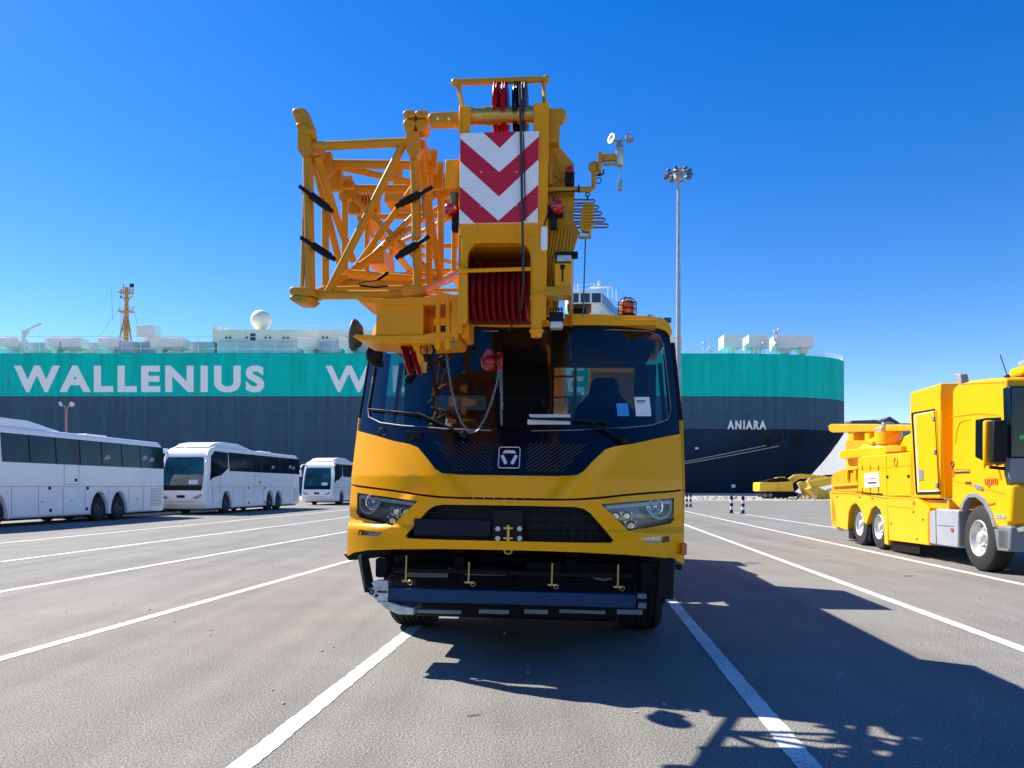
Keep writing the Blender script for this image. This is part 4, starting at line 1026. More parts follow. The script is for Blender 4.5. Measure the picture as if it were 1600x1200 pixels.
for q in ([(1194,700),(1196,684),(1208,679),(1208,688),(1203,698)],[(1211,690),(1214,680),(1222,679),(1221,690),(1212,691)],[(1239,697),(1243,683),(1254,680),(1250,696)],[(1296,694),(1302,686),(1313,684),(1308,694)]):
    xa = sum(p[0] for p in q)/len(q); Yq = SY+ (0.02 if xa < 1200 else .02)
    pts = []
    for px,py in q:
        # find the hull surface along the sight line
        Y = SY-3
        for _ in range(400):
            p = W(px,py,Y); st_ = station(p.z); yy = None
            for i in range(1, 25):
                (x0,y0),(x1,y1) = st_[i], st_[i+1]
                if x0 <= p.x <= x1+1e-6: yy = y0+(y1-y0)*((p.x-x0)/max(1e-6,(x1-x0))); break
            if yy is None: yy = 0 if p.x < st_[1][0] else 15
            if p.y-SY >= yy-.12: break
            Y += .05
        pts.append(Vector((p.x,p.y-SY,p.z)))
    n = len(pts); m.faces([p for p in pts]+[p+Vector((0,.3,0)) for p in pts], [tuple(range(n)), tuple(range(n,2*n))]+[(i,(i+1)%n,n+(i+1)%n,n+i) for i in range(n)])
split_build(m, 'mooring_port', mat('port_black', (.004,.005,.008), .8), lower)
SW = mat('ship_white', (.82,.82,.80), .5, var=.05, scale=.6); SG = mat('ship_grey', (.55,.60,.63), .55, var=.06, scale=.5); CRM = mat('ship_cream', (.85,.84,.68), .5, var=.06, scale=.4); SWIN = mat('ship_window', (.02,.035,.05), .1, coat=.8)
def sbox(m, x0,y0,x1,y1, yo, dy):
    a = S(x0,y1,SY+yo); b = S(x1,y0,SY+yo); m.box(a.x,b.x,yo,yo+dy,a.z,b.z)
m = MB(); 
for x0,x1,y0 in ((0,28,541),(36,150,535),(188,335,534)): sbox(m,x0,y0,x1,551.5,6,5)
sbox(m,340,534,575,551.5,5,14); sbox(m,185,533,207,551.2,2,3)
split_build(m, 'deck_house', SG, ship)
m = MB(); sbox(m,332,515,580,535,6,12); sbox(m,332,510,340,515,7,2); sbox(m,349,512,353,516,7,2); cb = m.build('superstructure', CRM, ship)
m = MB()
for x in (352,358,384,413,420,442,448,503,509,540,546): sbox(m,x,525,x+3.4,529,5.9,.2)
sbox(m,391,521,399,532,5.9,.2); split_build(m, 'window', SWIN, cb)
m = MB()
for x in (382,440,498,556): sbox(m,x,510,x+1,535,5.8,.2)
split_build(m, 'vent_pipe', SW, cb)
m = MB(); c = S(408,500.5,SY+10); m.ball(c,16/FPX*(SY+10),1,1,1,24); m.tube(c-Vector((0,0,1.6)),c-Vector((0,0,2.8)),1.0); m.build('radome', mat('radome_white',(.80,.80,.72),.4,var=.02), ship)
# ventilator heads along the deck, each a tapered neck and a box hood
def vent(x0,y0,x1,y1,stem, depth=3.2, yo=1.5, m_=SW):
    m = MB(); a = S(x0,y1,SY+yo); b = S(x1,y0,SY+yo); cx=(a.x+b.x)/2; w_=(b.x-a.x)/2
    m.box(a.x,b.x,yo,yo+depth,a.z,b.z); cy = yo+depth/2
    zb2 = S(x0,stem,SY+yo).z; m.faces([(cx-w_*.7,yo+.4,a.z),(cx+w_*.7,yo+.4,a.z),(cx+w_*.7,yo+depth-.4,a.z),(cx-w_*.7,yo+depth-.4,a.z),(cx-w_*.42,yo+.8,a.z-.5),(cx+w_*.42,yo+.8,a.z-.5),(cx+w_*.42,yo+depth-.8,a.z-.5),(cx-w_*.42,yo+depth-.8,a.z-.5)],[(0,1,2,3),(4,5,6,7),(0,1,5,4),(1,2,6,5),(2,3,7,6),(3,0,4,7)])
    m.box(cx-w_*.42,cx+w_*.42,yo+.8,yo+depth-.8,zb2,a.z-.4)
    m.build('ventilator', m_, ship, .05)
for x0,x1,y0,y1 in ((-2,28,527,543),(71,93,527,543),(95,126,527,543),(153,185,527,543),(235,258,527,543),(258,286,527,543),(465,493,527,543),(530,556,527,543)): vent(x0,y0,x1,y1,551.5)
vent(213,508,241,526,540,yo=9)
for x0,x1,y0,y1 in ((1131,1160,523,543),(1170,1201,523,543),(1213,1247,523,544),(1247,1272,524,542)): vent(x0,y0,x1,y1,551.5,4,3)
vent(1040,525,1066,546,552,3,2)
m = MB(); m.beam(S(37,551,SY+2),S(37,516,SY+2),.45,.45); m.beam(S(37,519,SY+2),S(64,506,SY+2),.4,.4); m.beam(S(38,524,SY+2),S(44,517,SY+2),.3,.8); m.tube(S(62,507,SY+2),S(62,551,SY+2),.05); m.build('deck_crane', SW, ship)
m = MB(); zr = S(0,526,SY+1).z
for y_,pyt in ((1,526),(1,545)): m.beam(S(-60,pyt,SY+y_),S(556,pyt,SY+y_),.09,.09)
for x in range(-50,556,30): m.beam(S(x,552,SY+1),S(x,526,SY+1),.08,.08)
m.beam(S(335,508,SY+6),S(575,508,SY+6),.07,.07); m.beam(S(335,508,SY+6),S(332,526,SY+6),.07,.07)
for x in range(340,570,28): m.beam(S(x,508,SY+6),S(x,515,SY+6),.06,.06)
st_ = station(zT)
rp = [p for p in st_ if p[0] > 30 and p[1] < 15.5][:24]; rp = [(34,0)]+rp
pts = []
for i in range(len(rp)-1):
    (xa,ya),(xb,yb) = rp[i],rp[i+1]
    for t in (0,.5): pts.append((xa+(xb-xa)*t-.1, ya+(yb-ya)*t+.2))
for h in (.55,1.1):
    for i in range(len(pts)-1): m.beam((*pts[i],zT+h),(*pts[i+1],zT+h),.05,.05)
for p in pts: m.beam((*p,zT),(*p,zT+1.1),.07,.07)
m.build('deck_rail', SW, ship)
# signal mast
MO = mat('mast_ochre', (.55,.30,.07), .5, var=.15, scale=2)
m = MB(); o_=8
m.tube(S(197,552,SY+o_),S(198,449,SY+o_),.55,.35); m.tube(S(186,532,SY+o_-1),S(196,490,SY+o_),.16); m.tube(S(205,532,SY+o_-1),S(199,490,SY+o_),.16)
for y,w_ in ((487,10),(458,9),(515,6)):
    a = S(197-w_,y,SY+o_); b = S(197+w_,y,SY+o_); m.box(a.x,b.x,a.y-.8,a.y+.8,a.z-.12,a.z+.12)
    for x in (197-w_,197+w_): m.beam(S(x,y,SY+o_),S(x,y-7,SY+o_),.09,.09)
    m.beam(S(197-w_,y-5,SY+o_),S(197+w_,y-5,SY+o_),.07,.07)
for x,y0,y1 in ((193,458,444),(203,458,443),(208,458,450),(190,458,452)): m.beam(S(x,y0,SY+o_),S(x,y1,SY+o_),.16,.16)
m.beam(S(189,462,SY+o_),S(195,468,SY+o_),.2,.2); m.beam(S(207,462,SY+o_),S(201,468,SY+o_),.2,.2)
for k in range(9): m.beam(S(189,490+k*5,SY+o_),S(192,490+k*5,SY+o_),.07,.07)
m.beam(S(189,488,SY+o_),S(188,535,SY+o_),.07,.07); m.beam(S(192,488,SY+o_),S(192,535,SY+o_),.07,.07)
ms = m.build('signal_mast', MO, ship)
m = MB(); sbox(m,202,443,209,449,o_,.1); m.faces([S(189,459,SY+o_),S(187,466,SY+o_),S(190,466,SY+o_)],[(0,1,2)]); m.build('flag', mat('flag_black',(.01,.012,.03),.7), ms)
m = MB(); m.tube(S(188,480,SY+o_),S(155,526,SY+o_),.035); m.tube(S(174,452,SY+o_),S(176,500,SY+o_),.03); m.tube(S(208,478,SY+o_),S(216,512,SY+o_),.035); m.build('stay_wire', GRY, ms)
# bridge with raked windows, aft of the bow
zb1, zt1 = zT, zS(455)
P1 = [(S(893,500).x,.5),(S(938,500).x,.5),(23.6,18),(10.5,18)]
m = MB(); m.prism(P1, zb1, zS(474), 'xy'); P2 = [(P1[0][0]-.6,0),(P1[1][0]+.3,-.2),(24.2,18),(10,18)]
m.prism(P2, zS(474)+.003, zt1, 'xy'); m.prism([(P1[0][0],.0),(26,.2),(26,20),(11,20)], zT, zS(496), 'xy'); m.prism([(27,8),(33,8),(33,20),(27,20)], zT, zS(492), 'xy')
br = m.build('bridge', SW, ship, .08)
def quadwin(p, q, z0, z1, n, gap, off):
    m = MB(); p=Vector((*p,0)); q=Vector((*q,0)); d=(q-p); nrm = Vector((d.y,-d.x,0)).normalized()*off
    for i in range(n):
        a = p+d*((i+gap)/n)+nrm; b = p+d*((i+1-gap)/n)+nrm
        m.faces([(a.x,a.y,z0),(b.x,b.y,z0),(b.x,b.y,z1),(a.x,a.y,z1)],[(0,1,2,3)])
    split_build(m, 'bridge_window', SWIN, br)
quadwin(P2[0],P2[1],zS(473),zS(458.5),3,.09,.05); quadwin(P2[1],P2[2],zS(473.5),zS(458),8,.06,.05); quadwin((27,8),(33,8),zS(491),zS(482),3,.12,.05)
m = MB()
for x,y0,y1,yo in ((897,455,440,1),(903,455,443,3),(935,450,438,4),(950,466,447,8),(957,466,450,10),(963,470,452,12),(929,452,445,3),(975,478,466,14)): m.beam(S(x,y0,SY+yo),S(x,y1,SY+yo),.16,.16)
m.beam(S(922,449,SY+4),S(957,448,SY+4),.3,.3); m.beam(S(935,445,SY+4),S(936,439,SY+4),.5,.5); m.beam(S(895,446,SY+1),S(930,443,SY+1),.08,.08); m.beam(S(895,452,SY+.5),S(940,451,SY+.5),.08,.08)
split_build(m, 'bridge_aerial', SW, br)
m = MB()
for px in (1100,1193,1213): m.beam(S(px,552,SY+2),S(px,537,SY+2),.12,.12); m.ball(S(px,537,SY+2),.35)
m.torus(S(1111,546,SY+.5),(0,1,0),.45,.16); m.path([S(1213,540,SY+3),S(1210,524,SY+3),S(1217,517,SY+3)],.25); m.ball(S(1217,515,SY+3),.3); m.ball(S(1211,518,SY+3),.3)
split_build(m, 'deck_fitting', SG, ship)
# mooring lines down to a quay bollard
for (a,b,lab) in (((1197,696),(778,784.5),'upper mooring rope running from the bow port down across the dark hull'),((1217,697),(776,786),'lower mooring rope running from the bow port down across the dark hull')):
    A = W(a[0],a[1],SY-.3); B = Vector((-2.4 if 'upper' in lab else -2.2,144.6,.75)); m = MB(); N=24
    # straight sight-line fit with a slight sag
    pts = []
    for i in range(N+1):
        t = i/N; p = A.lerp(B,t); p.z -= 4*t*(1-t)*.5; pts.append(p)
    m.path(pts, .11, 6); tag(m.build('mooring_rope', mat('rope_tan',(.42,.40,.28),.8)), lab, 'mooring rope', 'ropes mooring the ship')
m = MB(); m.lathe([(.45,0),(.35,.1),(.3,.6),(.42,.7),(.42,.85),(.001,.9)], (-2.3,144.6,.05),(0,0,1),20); tag(m.build('mooring_bollard', mat('bollard_iron',(.03,.03,.03),.6)), 'iron mooring bollard on the quay edge holding the two ship ropes', 'bollard')

# ================================================================== COACHES
def tumble(m):                          # upper sides of a coach lean inwards above the waist line
    bm = m.bm; bmesh.ops.bisect_plane(bm, geom=bm.verts[:]+bm.edges[:]+bm.faces[:], dist=1e-5, plane_co=(0,0,2.25), plane_no=(0,0,1))
    for v in bm.verts:
        if v.co.z > 2.25: v.co.x -= math.copysign((v.co.z-2.25)*.075, v.co.x)
    return m
def make_coach():
    c = thing('coach', '', 'coach', (0,0,0)); c['group'] = 'white coaches parked in a row'
    Ln = 13.6; Hh = 3.55
    sil = [(.22,.27),(.06,.50),(.0,.9),(.05,1.2),(.50,2.95),(.66,3.20),(.95,3.42),(1.5,Hh),(Ln-.35,Hh-.02),(Ln-.08,Hh-.16),(Ln,3.0),(Ln,.45),(Ln-.1,.27)]
    # wheel arches cut into the silhouette's lower edge
    arches = [(2.55,.60),(Ln-5.15,.60),(Ln-3.75,.60)]
    body = sil[:1][::-1]; bottom = []
    for yc,r in arches:
        bottom.append([(yc-r*math.cos(t), .27+ (.93*math.sin(t))) for t in [math.pi*i/12 for i in range(13)]])
    poly = sil + sum([b[::-1] for b in bottom[::-1]], [])
    m = MB(); m.prism(poly, -1.275, 1.275, 'yz'); bmesh.ops.recalc_face_normals(m.bm, faces=m.bm.faces); tumble(m)
    b = m.build('body', WHT, c, .11, 40, 4)
    m = MB(); m.prism([(1.1,3.50),(1.7,3.72),(2.6,3.84),(4.6,3.84),(6.2,3.60),(6.6,3.50)], -1.0, 1.0, 'yz'); m.prism([(8.0,3.5),(8.3,3.62),(9.6,3.62),(9.9,3.5)], -.85, .85, 'yz'); m.build('roof_unit', WHT, c, .10, 40, 3)
    G = COACHG
    # windscreen lying on the raked front
    p0 = Vector((0,.05,1.2)); p1 = Vector((0,.50,2.95)); d = p1-p0; nr = Vector((0,-d.z,d.y)).normalized()
    m = MB(); q = []
    for t,hw in ((.02,1.08),(.10,1.13),(.60,1.11),(.92,1.04),(1.0,.97)):
        p = p0+d*t+nr*.012; q.append((hw,p))
    ring = [(-hw,p.y,p.z) for hw,p in q] + [(hw,p.y,p.z) for hw,p in q[::-1]]
    n = len(ring); m.faces(ring+[(x,y+.03,z) for x,y,z in ring],[tuple(range(n)),tuple(range(n,2*n))]+[(i,(i+1)%n,n+(i+1)%n,n+i) for i in range(n)])
    wsn = m.build('windscreen', mat('coach_screen', (.02,.075,.085), .06, coat=.2, var=.6, scale=1.1), c)
    m = MB(); 
    def onf(x,t,o): p = p0+d*t+nr*o; return Vector((x,p.y,p.z))
    m.beam(onf(-.9,.05,.04),onf(-.1,.13,.04),.02,.03); m.beam(onf(.9,.05,.04),onf(.1,.13,.04),.02,.03); m.beam(onf(-.75,.20,.03),onf(-.6,.75,.03),.02,.02); m.faces([onf(-1.08,.02,.016),onf(1.08,.02,.016),onf(1.1,.17,.016),onf(-1.1,.17,.016)],[(0,1,2,3)]); m.build('screen_base', BLK, wsn)
    m = MB(); m.faces([onf(.35,.20,.016),onf(.85,.20,.016),onf(.85,.33,.016),onf(.35,.33,.016)],[(0,1,2,3)]); m.build('notice_card', PAPER, wsn)
    for s in (-1,1):
        X = s*1.278
        def pan(name, pts, m_, th=.012, par=c, x=X): mm = MB(); mm.prism(pts, x-s*.01, x+s*th, 'yz'); tumble(mm); return mm.build(name, m_, par, 0)
        # driver window sweeping down at the front, then the long dark band
        pan('front_window', [(.62,1.75),(.95,1.9),(1.9,2.05),(2.75,2.42),(2.85,3.28),(1.3,3.3),(.85,3.0)], G)
        band = pan('window_band', [(2.92,2.28),(Ln-.03,2.28),(Ln-.03,3.30),(2.92,3.30)], G)
        mm = MB()
        for y in (4.3,5.75,7.2,8.65,10.1,11.55,12.75): mm.box(X+s*.010,X+s*.016,y-.04,y+.04,2.3,3.28)
        tumble(mm); split_build(mm, 'window_divider', BLK, band)
        for y,z in ((9.0,2.62),(11.9,2.72),(12.5,2.66)):
            mm = MB(); mm.prism([(y-.28,z-.10),(y-.05,z+.12),(y+.22,z+.14),(y+.26,z-.02),(y-.02,z-.06)], X+s*.010, X+s*.0125, 'yz'); tumble(mm); mm.build('head_rest_cover', mat('seat_cover_pale',(.30,.36,.38),.6), band)
        mm = MB(); mm.box(X+s*.001,X+s*.006,.5,Ln-.1,1.42,1.435)
        for y in (3.35,4.75,6.15,7.5,9.1,10.6,11.75,12.4): mm.box(X+s*.001,X+s*.006,y,y+.012,.38,1.42)
        mm.box(X+s*.001,X+s*.006,.9,.92,.4,2.0); mm.box(X+s*.001,X+s*.006,1.75,1.77,.4,2.0)
        for y in (6.2,7.1): mm.box(X+s*.001,X+s*.006,y,y+.014,1.5,2.28)
        mm.box(X+s*.001,X+s*.006,6.2,7.1,1.5,1.514); mm.build('panel_gap', GRY, b)
        mm = MB()
        for y,z in ((6.85,1.62),(5.3,1.30),(7.6,1.30),(5.35,.46),(7.55,.46)): mm.box(X,X+s*.008,y,y+.14,z,z+.12)
        for y in (4.9,6.6,8.3,9.9,11.2): mm.box(X,X+s*.008,y,y+.12,.84,.87)
        split_build(mm, 'flap_catch', BLK, b)
        mm = MB()
        for k in range(12): mm.box(X+s*.001,X+s*.006,Ln-1.15,Ln-.25,.55+k*.07,.57+k*.07)
        mm.build('engine_grille', GRY, b)
        for yc,r in arches:
            mm = MB(); 
            pts = [(yc+(r+.045)*math.cos(t), .27+(.93+.05)*math.sin(t)) for t in [math.pi*i/14 for i in range(15)]]
            for i in range(14): mm.beam((X,*pts[i]),(X,*pts[i+1]),.03,.04)
            mm.build('wheel_arch', WHT, b)
            wheel(c, (s*1.10, yc, .50), .50, .30, s, rim=mat('coach_rim',(.10,.11,.12),.4,metal=.4), detail=False)
        hl = pan('headlight', [], REFL) if False else None
        mm = MB(); mm.faces([(s*.62,.0-.004,.86),(s*1.12,-.004,1.06),(s*1.16,-.004,.96),(s*.85,-.004,.80)],[(0,1,2,3)]); mm.bm.normal_update()
        for v in list(mm.bm.verts): pass
        mm.faces([(s*.62,.03,.86),(s*1.12,.05,1.06),(s*1.16,.05,.96),(s*.85,.03,.80)],[(0,1,2,3)]); mm.build('headlight', LAMPIN, c)
        # drooping white mirror
        mm = MB(); mm.path([(s*1.15,.75,3.25),(s*1.32,.35,3.2),(s*1.38,.12,3.0),(s*1.38,.08,2.7)], .05, 8); mr_ = mm.build('mirror_arm', WHT, c)
        mm = MB(); mm.box(s*1.28,s*1.48,.02,.16,2.25,2.75); mm.build('mirror_head', WHT, mr_, .05)
    m = MB(); m.box(-.22,.22,-.03,.02,.86,1.0); m.build('front_vent', BLK, c, .02)
    m = MB(); m.box(-.9,.9,.02,.1,.5,.505); m.box(-.7,.7,-.012,.03,.66,.675); m.build('front_seam', GRY, c)
    m = MB(); m.box(-1.1,1.1,.5,Ln-.3,.20,1.2); m.build('underbody', DRK, c) 
    return c
ROT = -math.atan(110/1200.0)
c1 = make_coach()
def put(o, xi, y, lab): o.location = (xi+110/1200.0*y - 1.275, y, 0); o.rotation_euler = (0,0,ROT); o.scale = (1,1,1.03); o['label'] = lab
LC = [(-20.7,24.6,'white coach nearest the camera, cut by the left edge, seen from its side'),
      (-19.75,40.2,'white coach in the middle of the row, its full windscreen and side showing'),
      (-20.35,62.5,'white coach farthest away, half hidden behind the yellow crane'),
      (-24.1,36.0,'white coach almost wholly hidden in the gap between the two nearer coaches')]
src = c1
for i,(xi,y,lab) in enumerate(LC):
    o = src if i == 0 else copy_tree(src)
    put(o, xi, y, lab)
# one more stands out of frame on the left; its shadow reaches into the picture
o = copy_tree(src); put(o, -9.6, -5.5, 'white coach standing outside the left edge of the view')

# ================================================================== RECOVERY TRUCK
k_t = .11
tr = thing('recovery_truck', 'bright yellow recovery truck with crane boom parked at the right edge', 'tow truck', (6.5+k_t*12.1, 12.1, 0), (0,0,-math.atan(k_t)))
bpy.context.view_layer.update(); TM = tr.matrix_world.copy()
def T(px, py, x=0.0): p = plane_hit(TM, px, py, 0, x); return (p.y, p.z)
def tp(m, pts, x0, x1): m.prism([T(px,py,x0) for px,py in pts], x0, x1, 'yz'); return m
def tside(name, pts, x0, x1, mt_, par=tr, bev=.01, seg=2): return tp(MB(), pts, x0, x1).build(name, mt_, par, bev, 40, seg)
cabo = tside('cab', [(1487,783),(1488,614),(1490,606),(1496,601),(1516,595),(1545,591.5),(1569,590),(1572,594),(1573,612),(1577,712),(1577,829),(1552,822),(1546,803),(1536,785),(1524,775),(1512,776),(1504,784),(1500,796)], 0, 2.5, TRY, bev=.055, seg=4)
tside('arch_trim', [(1500,797),(1504,782),(1511,772),(1524,770),(1538,779),(1548,799),(1556,824),(1551,822),(1545,803),(1535,786),(1524,777),(1513,777.5),(1507,784),(1503,796)], -.02, .12, GRY, cabo, .004)
tside('side_window', [(1524,656),(1540,653),(1563,652),(1569,724),(1557,727),(1536,720),(1523.5,714)], -.012, .02, COACHG, cabo, .004)
m = MB()
for q in ([(1487,651),(1530,646),(1556,648),(1564,652)],[(1493,692),(1496,670),(1501,659),(1510,656),(1517,656)],[(1488,750),(1510,756),(1545,765),(1575,772)],[(1575,690),(1575,828)],[(1490,733),(1517,733)]):
    P = [T(*p) for p in q]
    for i in range(len(P)-1): m.beam((-.004,*P[i]),(-.004,*P[i+1]),.012,.012)
m.build('door_seam', TRYD, cabo)
tside('door_handle', [(1521,755),(1534,760),(1535,767),(1523,763)], -.02, .01, GRY, cabo, .006)
m = MB(); 
a = T(1572,606); b = T(1578,712); m.faces([(-.012,-.05,3.02),(2.51,-.05,3.02),(2.51,-.05,1.88),(-.012,-.05,1.88),(-.012,.16,3.02),(2.51,.16,3.02),(2.51,.10,1.88),(-.012,.10,1.88)],[(0,1,2,3),(0,3,7,4),(1,5,6,2),(4,5,1,0),(3,2,6,7)])
wsx = m.build('windscreen', COACHG, cabo, .03)
m = MB(); m.box(.12,.9,-.062,-.052,2.18,2.24); m.build('green_strip', mat('green_sticker',(.02,.7,.06),.5), wsx)
m = MB(); m.faces([(-.014,-.06,1.88),(2.52,-.06,1.88),(2.52,-.06,1.50),(-.014,-.06,1.50),(-.014,.12,1.88),(-.014,.12,1.62)],[(0,1,2,3),(0,3,5,4)]); m.build('front_panel', GRY, cabo)
m = MB(); m.box(-.02,2.52,-.12,.1,.85,1.48); m.build('front_bumper', TRY, cabo, .06)
m = MB(); m.box(-.03,2.53,-.10,.30,.42,.82); m.build('lower_bumper', mat('bumper_grey',(.16,.18,.20),.5), cabo, .04)
tside('step', [(1553,826),(1576,830),(1576,862),(1558,860)], -.03, .25, mat('bumper_grey',(.16,.18,.20),.5), cabo, .01)
tside('headlight', [(1588,825),(1600,822),(1600,830),(1591,831)], -.035, .02, REFL, cabo, .004)
# mirrors
m = MB(); a = T(1532,658,-.30); b = T(1549,728,-.30); m.box(-.30,-.15,a[0]-.14,a[0]-.04,T(1540,728,-.3)[1],T(1540,656,-.3)[1]); mi = m.build('mirror', TRY, cabo, .04)
m = MB(); a=T(1549,652,-.2); m.box(-.26,-.06,T(1561,690,-.16)[0]-.05,T(1561,690,-.16)[0]+.10,T(1556,722,-.3)[1],T(1556,655,-.3)[1]); m.build('mirror_glass', BLK, mi, .03)
m = MB(); m.beam((-.25,T(1552,730,-.2)[0],T(1552,730,-.2)[1]),(.05,T(1570,733)[0],T(1570,733)[1]),.05,.05); m.build('mirror_arm', BLK, mi)
m = MB(); p = T(1503,598,.4); m.prism([(p[0]+.1,p[1]-.25),(p[0]+.1,p[1]+.05),(p[0]+.25,p[1]+.22),(p[0]-.02,p[1]+.16),(p[0]-.08,p[1]+.0),(p[0]-.08,p[1]-.25)], .35,.5,'yz'); m.build('exhaust_stack', GRY, tr, .02)
m = MB(); p = T(1575,590,.3); m.lathe([(.07,0),(.06,.08),(.01,.1)], (.3,p[0],p[1]-.05),(0,0,1),14); m.tube((.3,p[0],p[1]),(.3,p[0]+.25,p[1]+.42),.008); m.tube((.6,p[0],p[1]),(.6,p[0]+.02,p[1]+.4),.006); m.build('aerial', BLK, cabo)
m = MB(); m.box(.25,2.2,.05,.5,3.22,3.36); lbx = m.build('roof_beam_bar', TRY, cabo, .03); m = MB(); m.box(.3,.55,.1,.35,3.37,3.45); m.lathe([(.09,0),(.09,.05),(.001,.06)],(.42,.2,3.46),(0,0,1),14); m.build('roof_beacon', STL, lbx, .01)
# tall equipment box behind the cab
y0 = T(1422,700)[0]; y1 = T(1463,700)[0]; zt2 = T(1422,613)[1]; zb3 = T(1430,778)[1]
bx = MB().box(0,2.5,y1-.18,y0,zb3,zt2).build('equipment_locker', TRY, tr, .035, 40, 3)
def tbox(name, x0,y0_,x1,y1_, xa, xb, mt_, par, bev=.006):
    a = T(x0,y0_,xa); b = T(x1,y1_,xa); return MB().box(xa,xb,a[0],b[0],b[1],a[1]).build(name, mt_, par, bev)
dr = tside('locker_door', [(1428,647),(1462,641),(1468,768),(1434,769)], -.018, .01, TRY, bx, .006)
m = MB()
for q,mm in (([(1426,646),(1461,640)],0),([(1426,646),(1433,770)],0),([(1433,771),(1469,770)],0),([(1462,641),(1469,769)],0)):
    P = [T(*p) for p in q]; m.beam((-.008,*P[0]),(-.008,*P[1]),.03,.03)
m.build('door_seal', BLK, dr)
m = MB()
for px,py in ((1461,654),(1463,706),(1466,758)): y,z = T(px,py); m.box(-.04,-.015,y-.05,y+.05,z-.04,z+.04)
y,z = T(1441,742); m.box(-.03,-.015,y-.11,y+.11,z-.11,z+.11); split_build(m, 'door_catch', GRY, dr, .006)
# rear bodywork
rb_ = tside('rear_body', [(1340,716),(1346,713),(1426,706),(1430,776),(1384,776),(1340,768),(1340,745)], 0, 2.5, TRY, bev=.03)
m = MB()
for q in ([(1344,733),(1426,727)],[(1385,712),(1386,776)]):
    P = [T(*p) for p in q]; m.beam((-.004,*P[0]),(-.004,*P[1]),.008,.008)
m.build('panel_seam', TRYD, rb_)
m = MB()
for px,py in ((1387,745),(1420,744),(1389,788),(1421,789),(1391,831),(1424,836)): y,z = T(px,py); m.box(-.02,0,y-.04,y+.04,z-.03,z+.03)
for px in (1402,1408): y,z = T(px,788); m.box(-.01,0,y-.03,y+.03,z-.12,z+.12)
split_build(m, 'flap_catch', DRK, rb_)
sg = tside('sign_panel', [(1350,740),(1373,738),(1374,761),(1351,762)], -.016, 0, WHS, rb_, .002)
m = MB()
for x0,x1,y in ((1357,1370,748),(1357,1371,753.5),(1357,1371,755)): a=T(x0,y); b=T(x1,y); m.box(-.019,-.015,a[0],b[0],a[1]-.014,a[1]+.008)
y,z = T(1354,750); m.box(-.019,-.015,y-.03,y+.03,z-.06,z+.06); m.build('sign_print', INK, sg)
m = MB()
for px in (1348,1360,1373): 
    for py in (731,766): y,z = T(px,py); m.box(-.01,0,y-.012,y+.012,z-.06,z+.06)
a = T(1347,771); b = T(1379,771); m.box(-.02,0,a[0],b[0],a[1]-.03,a[1]+.01); m.build('sign_bracket', DRK, rb_)
fen = tside('wheel_fender', [(1299,768),(1340,770),(1386,776),(1388,852),(1382,850),(1380,815),(1375,797),(1368,790),(1361,796),(1356,812),(1353,820),(1349,814),(1344,795),(1337,786),(1330,790),(1326,800),(1324,829),(1300,820)], -.02, .25, TRY, tr, .015)
tside('tool_locker', [(1386,776),(1430,778),(1452,793),(1452,852),(1389,844)], -.03, .5, TRY, tr, .012)
tside('side_skirt', [(1388,845),(1437,852),(1437,866),(1390,860)], .05, .1, DRK, tr)
tk = tside('fuel_tank', [(1452,799),(1465,795),(1497,797),(1497,856),(1465,852),(1452,849)], -.02, .65, mat('tank_alloy',(.42,.45,.50),.4,metal=.3,var=.05), tr, .03, 3)
m = MB()
for q in ([(1464,796),(1465,851)],[(1467,820),(1492,822)]): P=[T(*p) for p in q]; m.beam((-.025,*P[0]),(-.025,*P[1]),.012,.012)
m.build('tank_strap', GRY, tk); m = MB(); y,z=T(1490,828); m.box(-.035,-.02,y-.05,y+.05,z-.03,z+.03); m.build('tank_marker', REDL, tk)
m = MB(); m.box(.5,2.0,.6,9.6,.6,1.0); m.box(.1,2.4,9.2,9.5,.55,.75); m.build('chassis_frame', DRK, tr, .02)
m = MB(); m.box(.1,2.4,y1-.3,y0,1.0,1.18); m.build('locker_base', TRYD, tr)
tside('rear_deck', [(1299,745),(1303,738),(1318,733),(1340,728),(1340,769),(1299,768)], .05, 2.45, TRYD, tr, .02)
tside('deck_rail', [(1299,757),(1340,754),(1340,758),(1299,761)], -.02, .05, TRY, tr, .008); tside('deck_rail', [(1316,732),(1340,730),(1340,733),(1316,736)], -.02, .05, TRY, tr, .008)
m = MB()
for px in (1322,1335): a=T(px,735); b=T(px+3,750); m.box(-.02,.04,a[0],b[0],b[1],a[1])
split_build(m, 'rail_post', TRY, tr, .01)
tside('rear_panel', [(1296,768),(1301,768),(1308,820),(1308,826),(1300,822)], -.02, 2.5, TRY, tr, .01)
for px in (1314,1321):
    m = MB(); y,z=T(px,809,.1); a=T(px,791,.1)[1]; b=T(px,829,.1)[1]; m.lathe([(.10,0),(.12,.03),(.12,a-b-.03),(.10,a-b)], (.15,y,b),(0,0,1),20); m.build('air_tank', STL, tr)
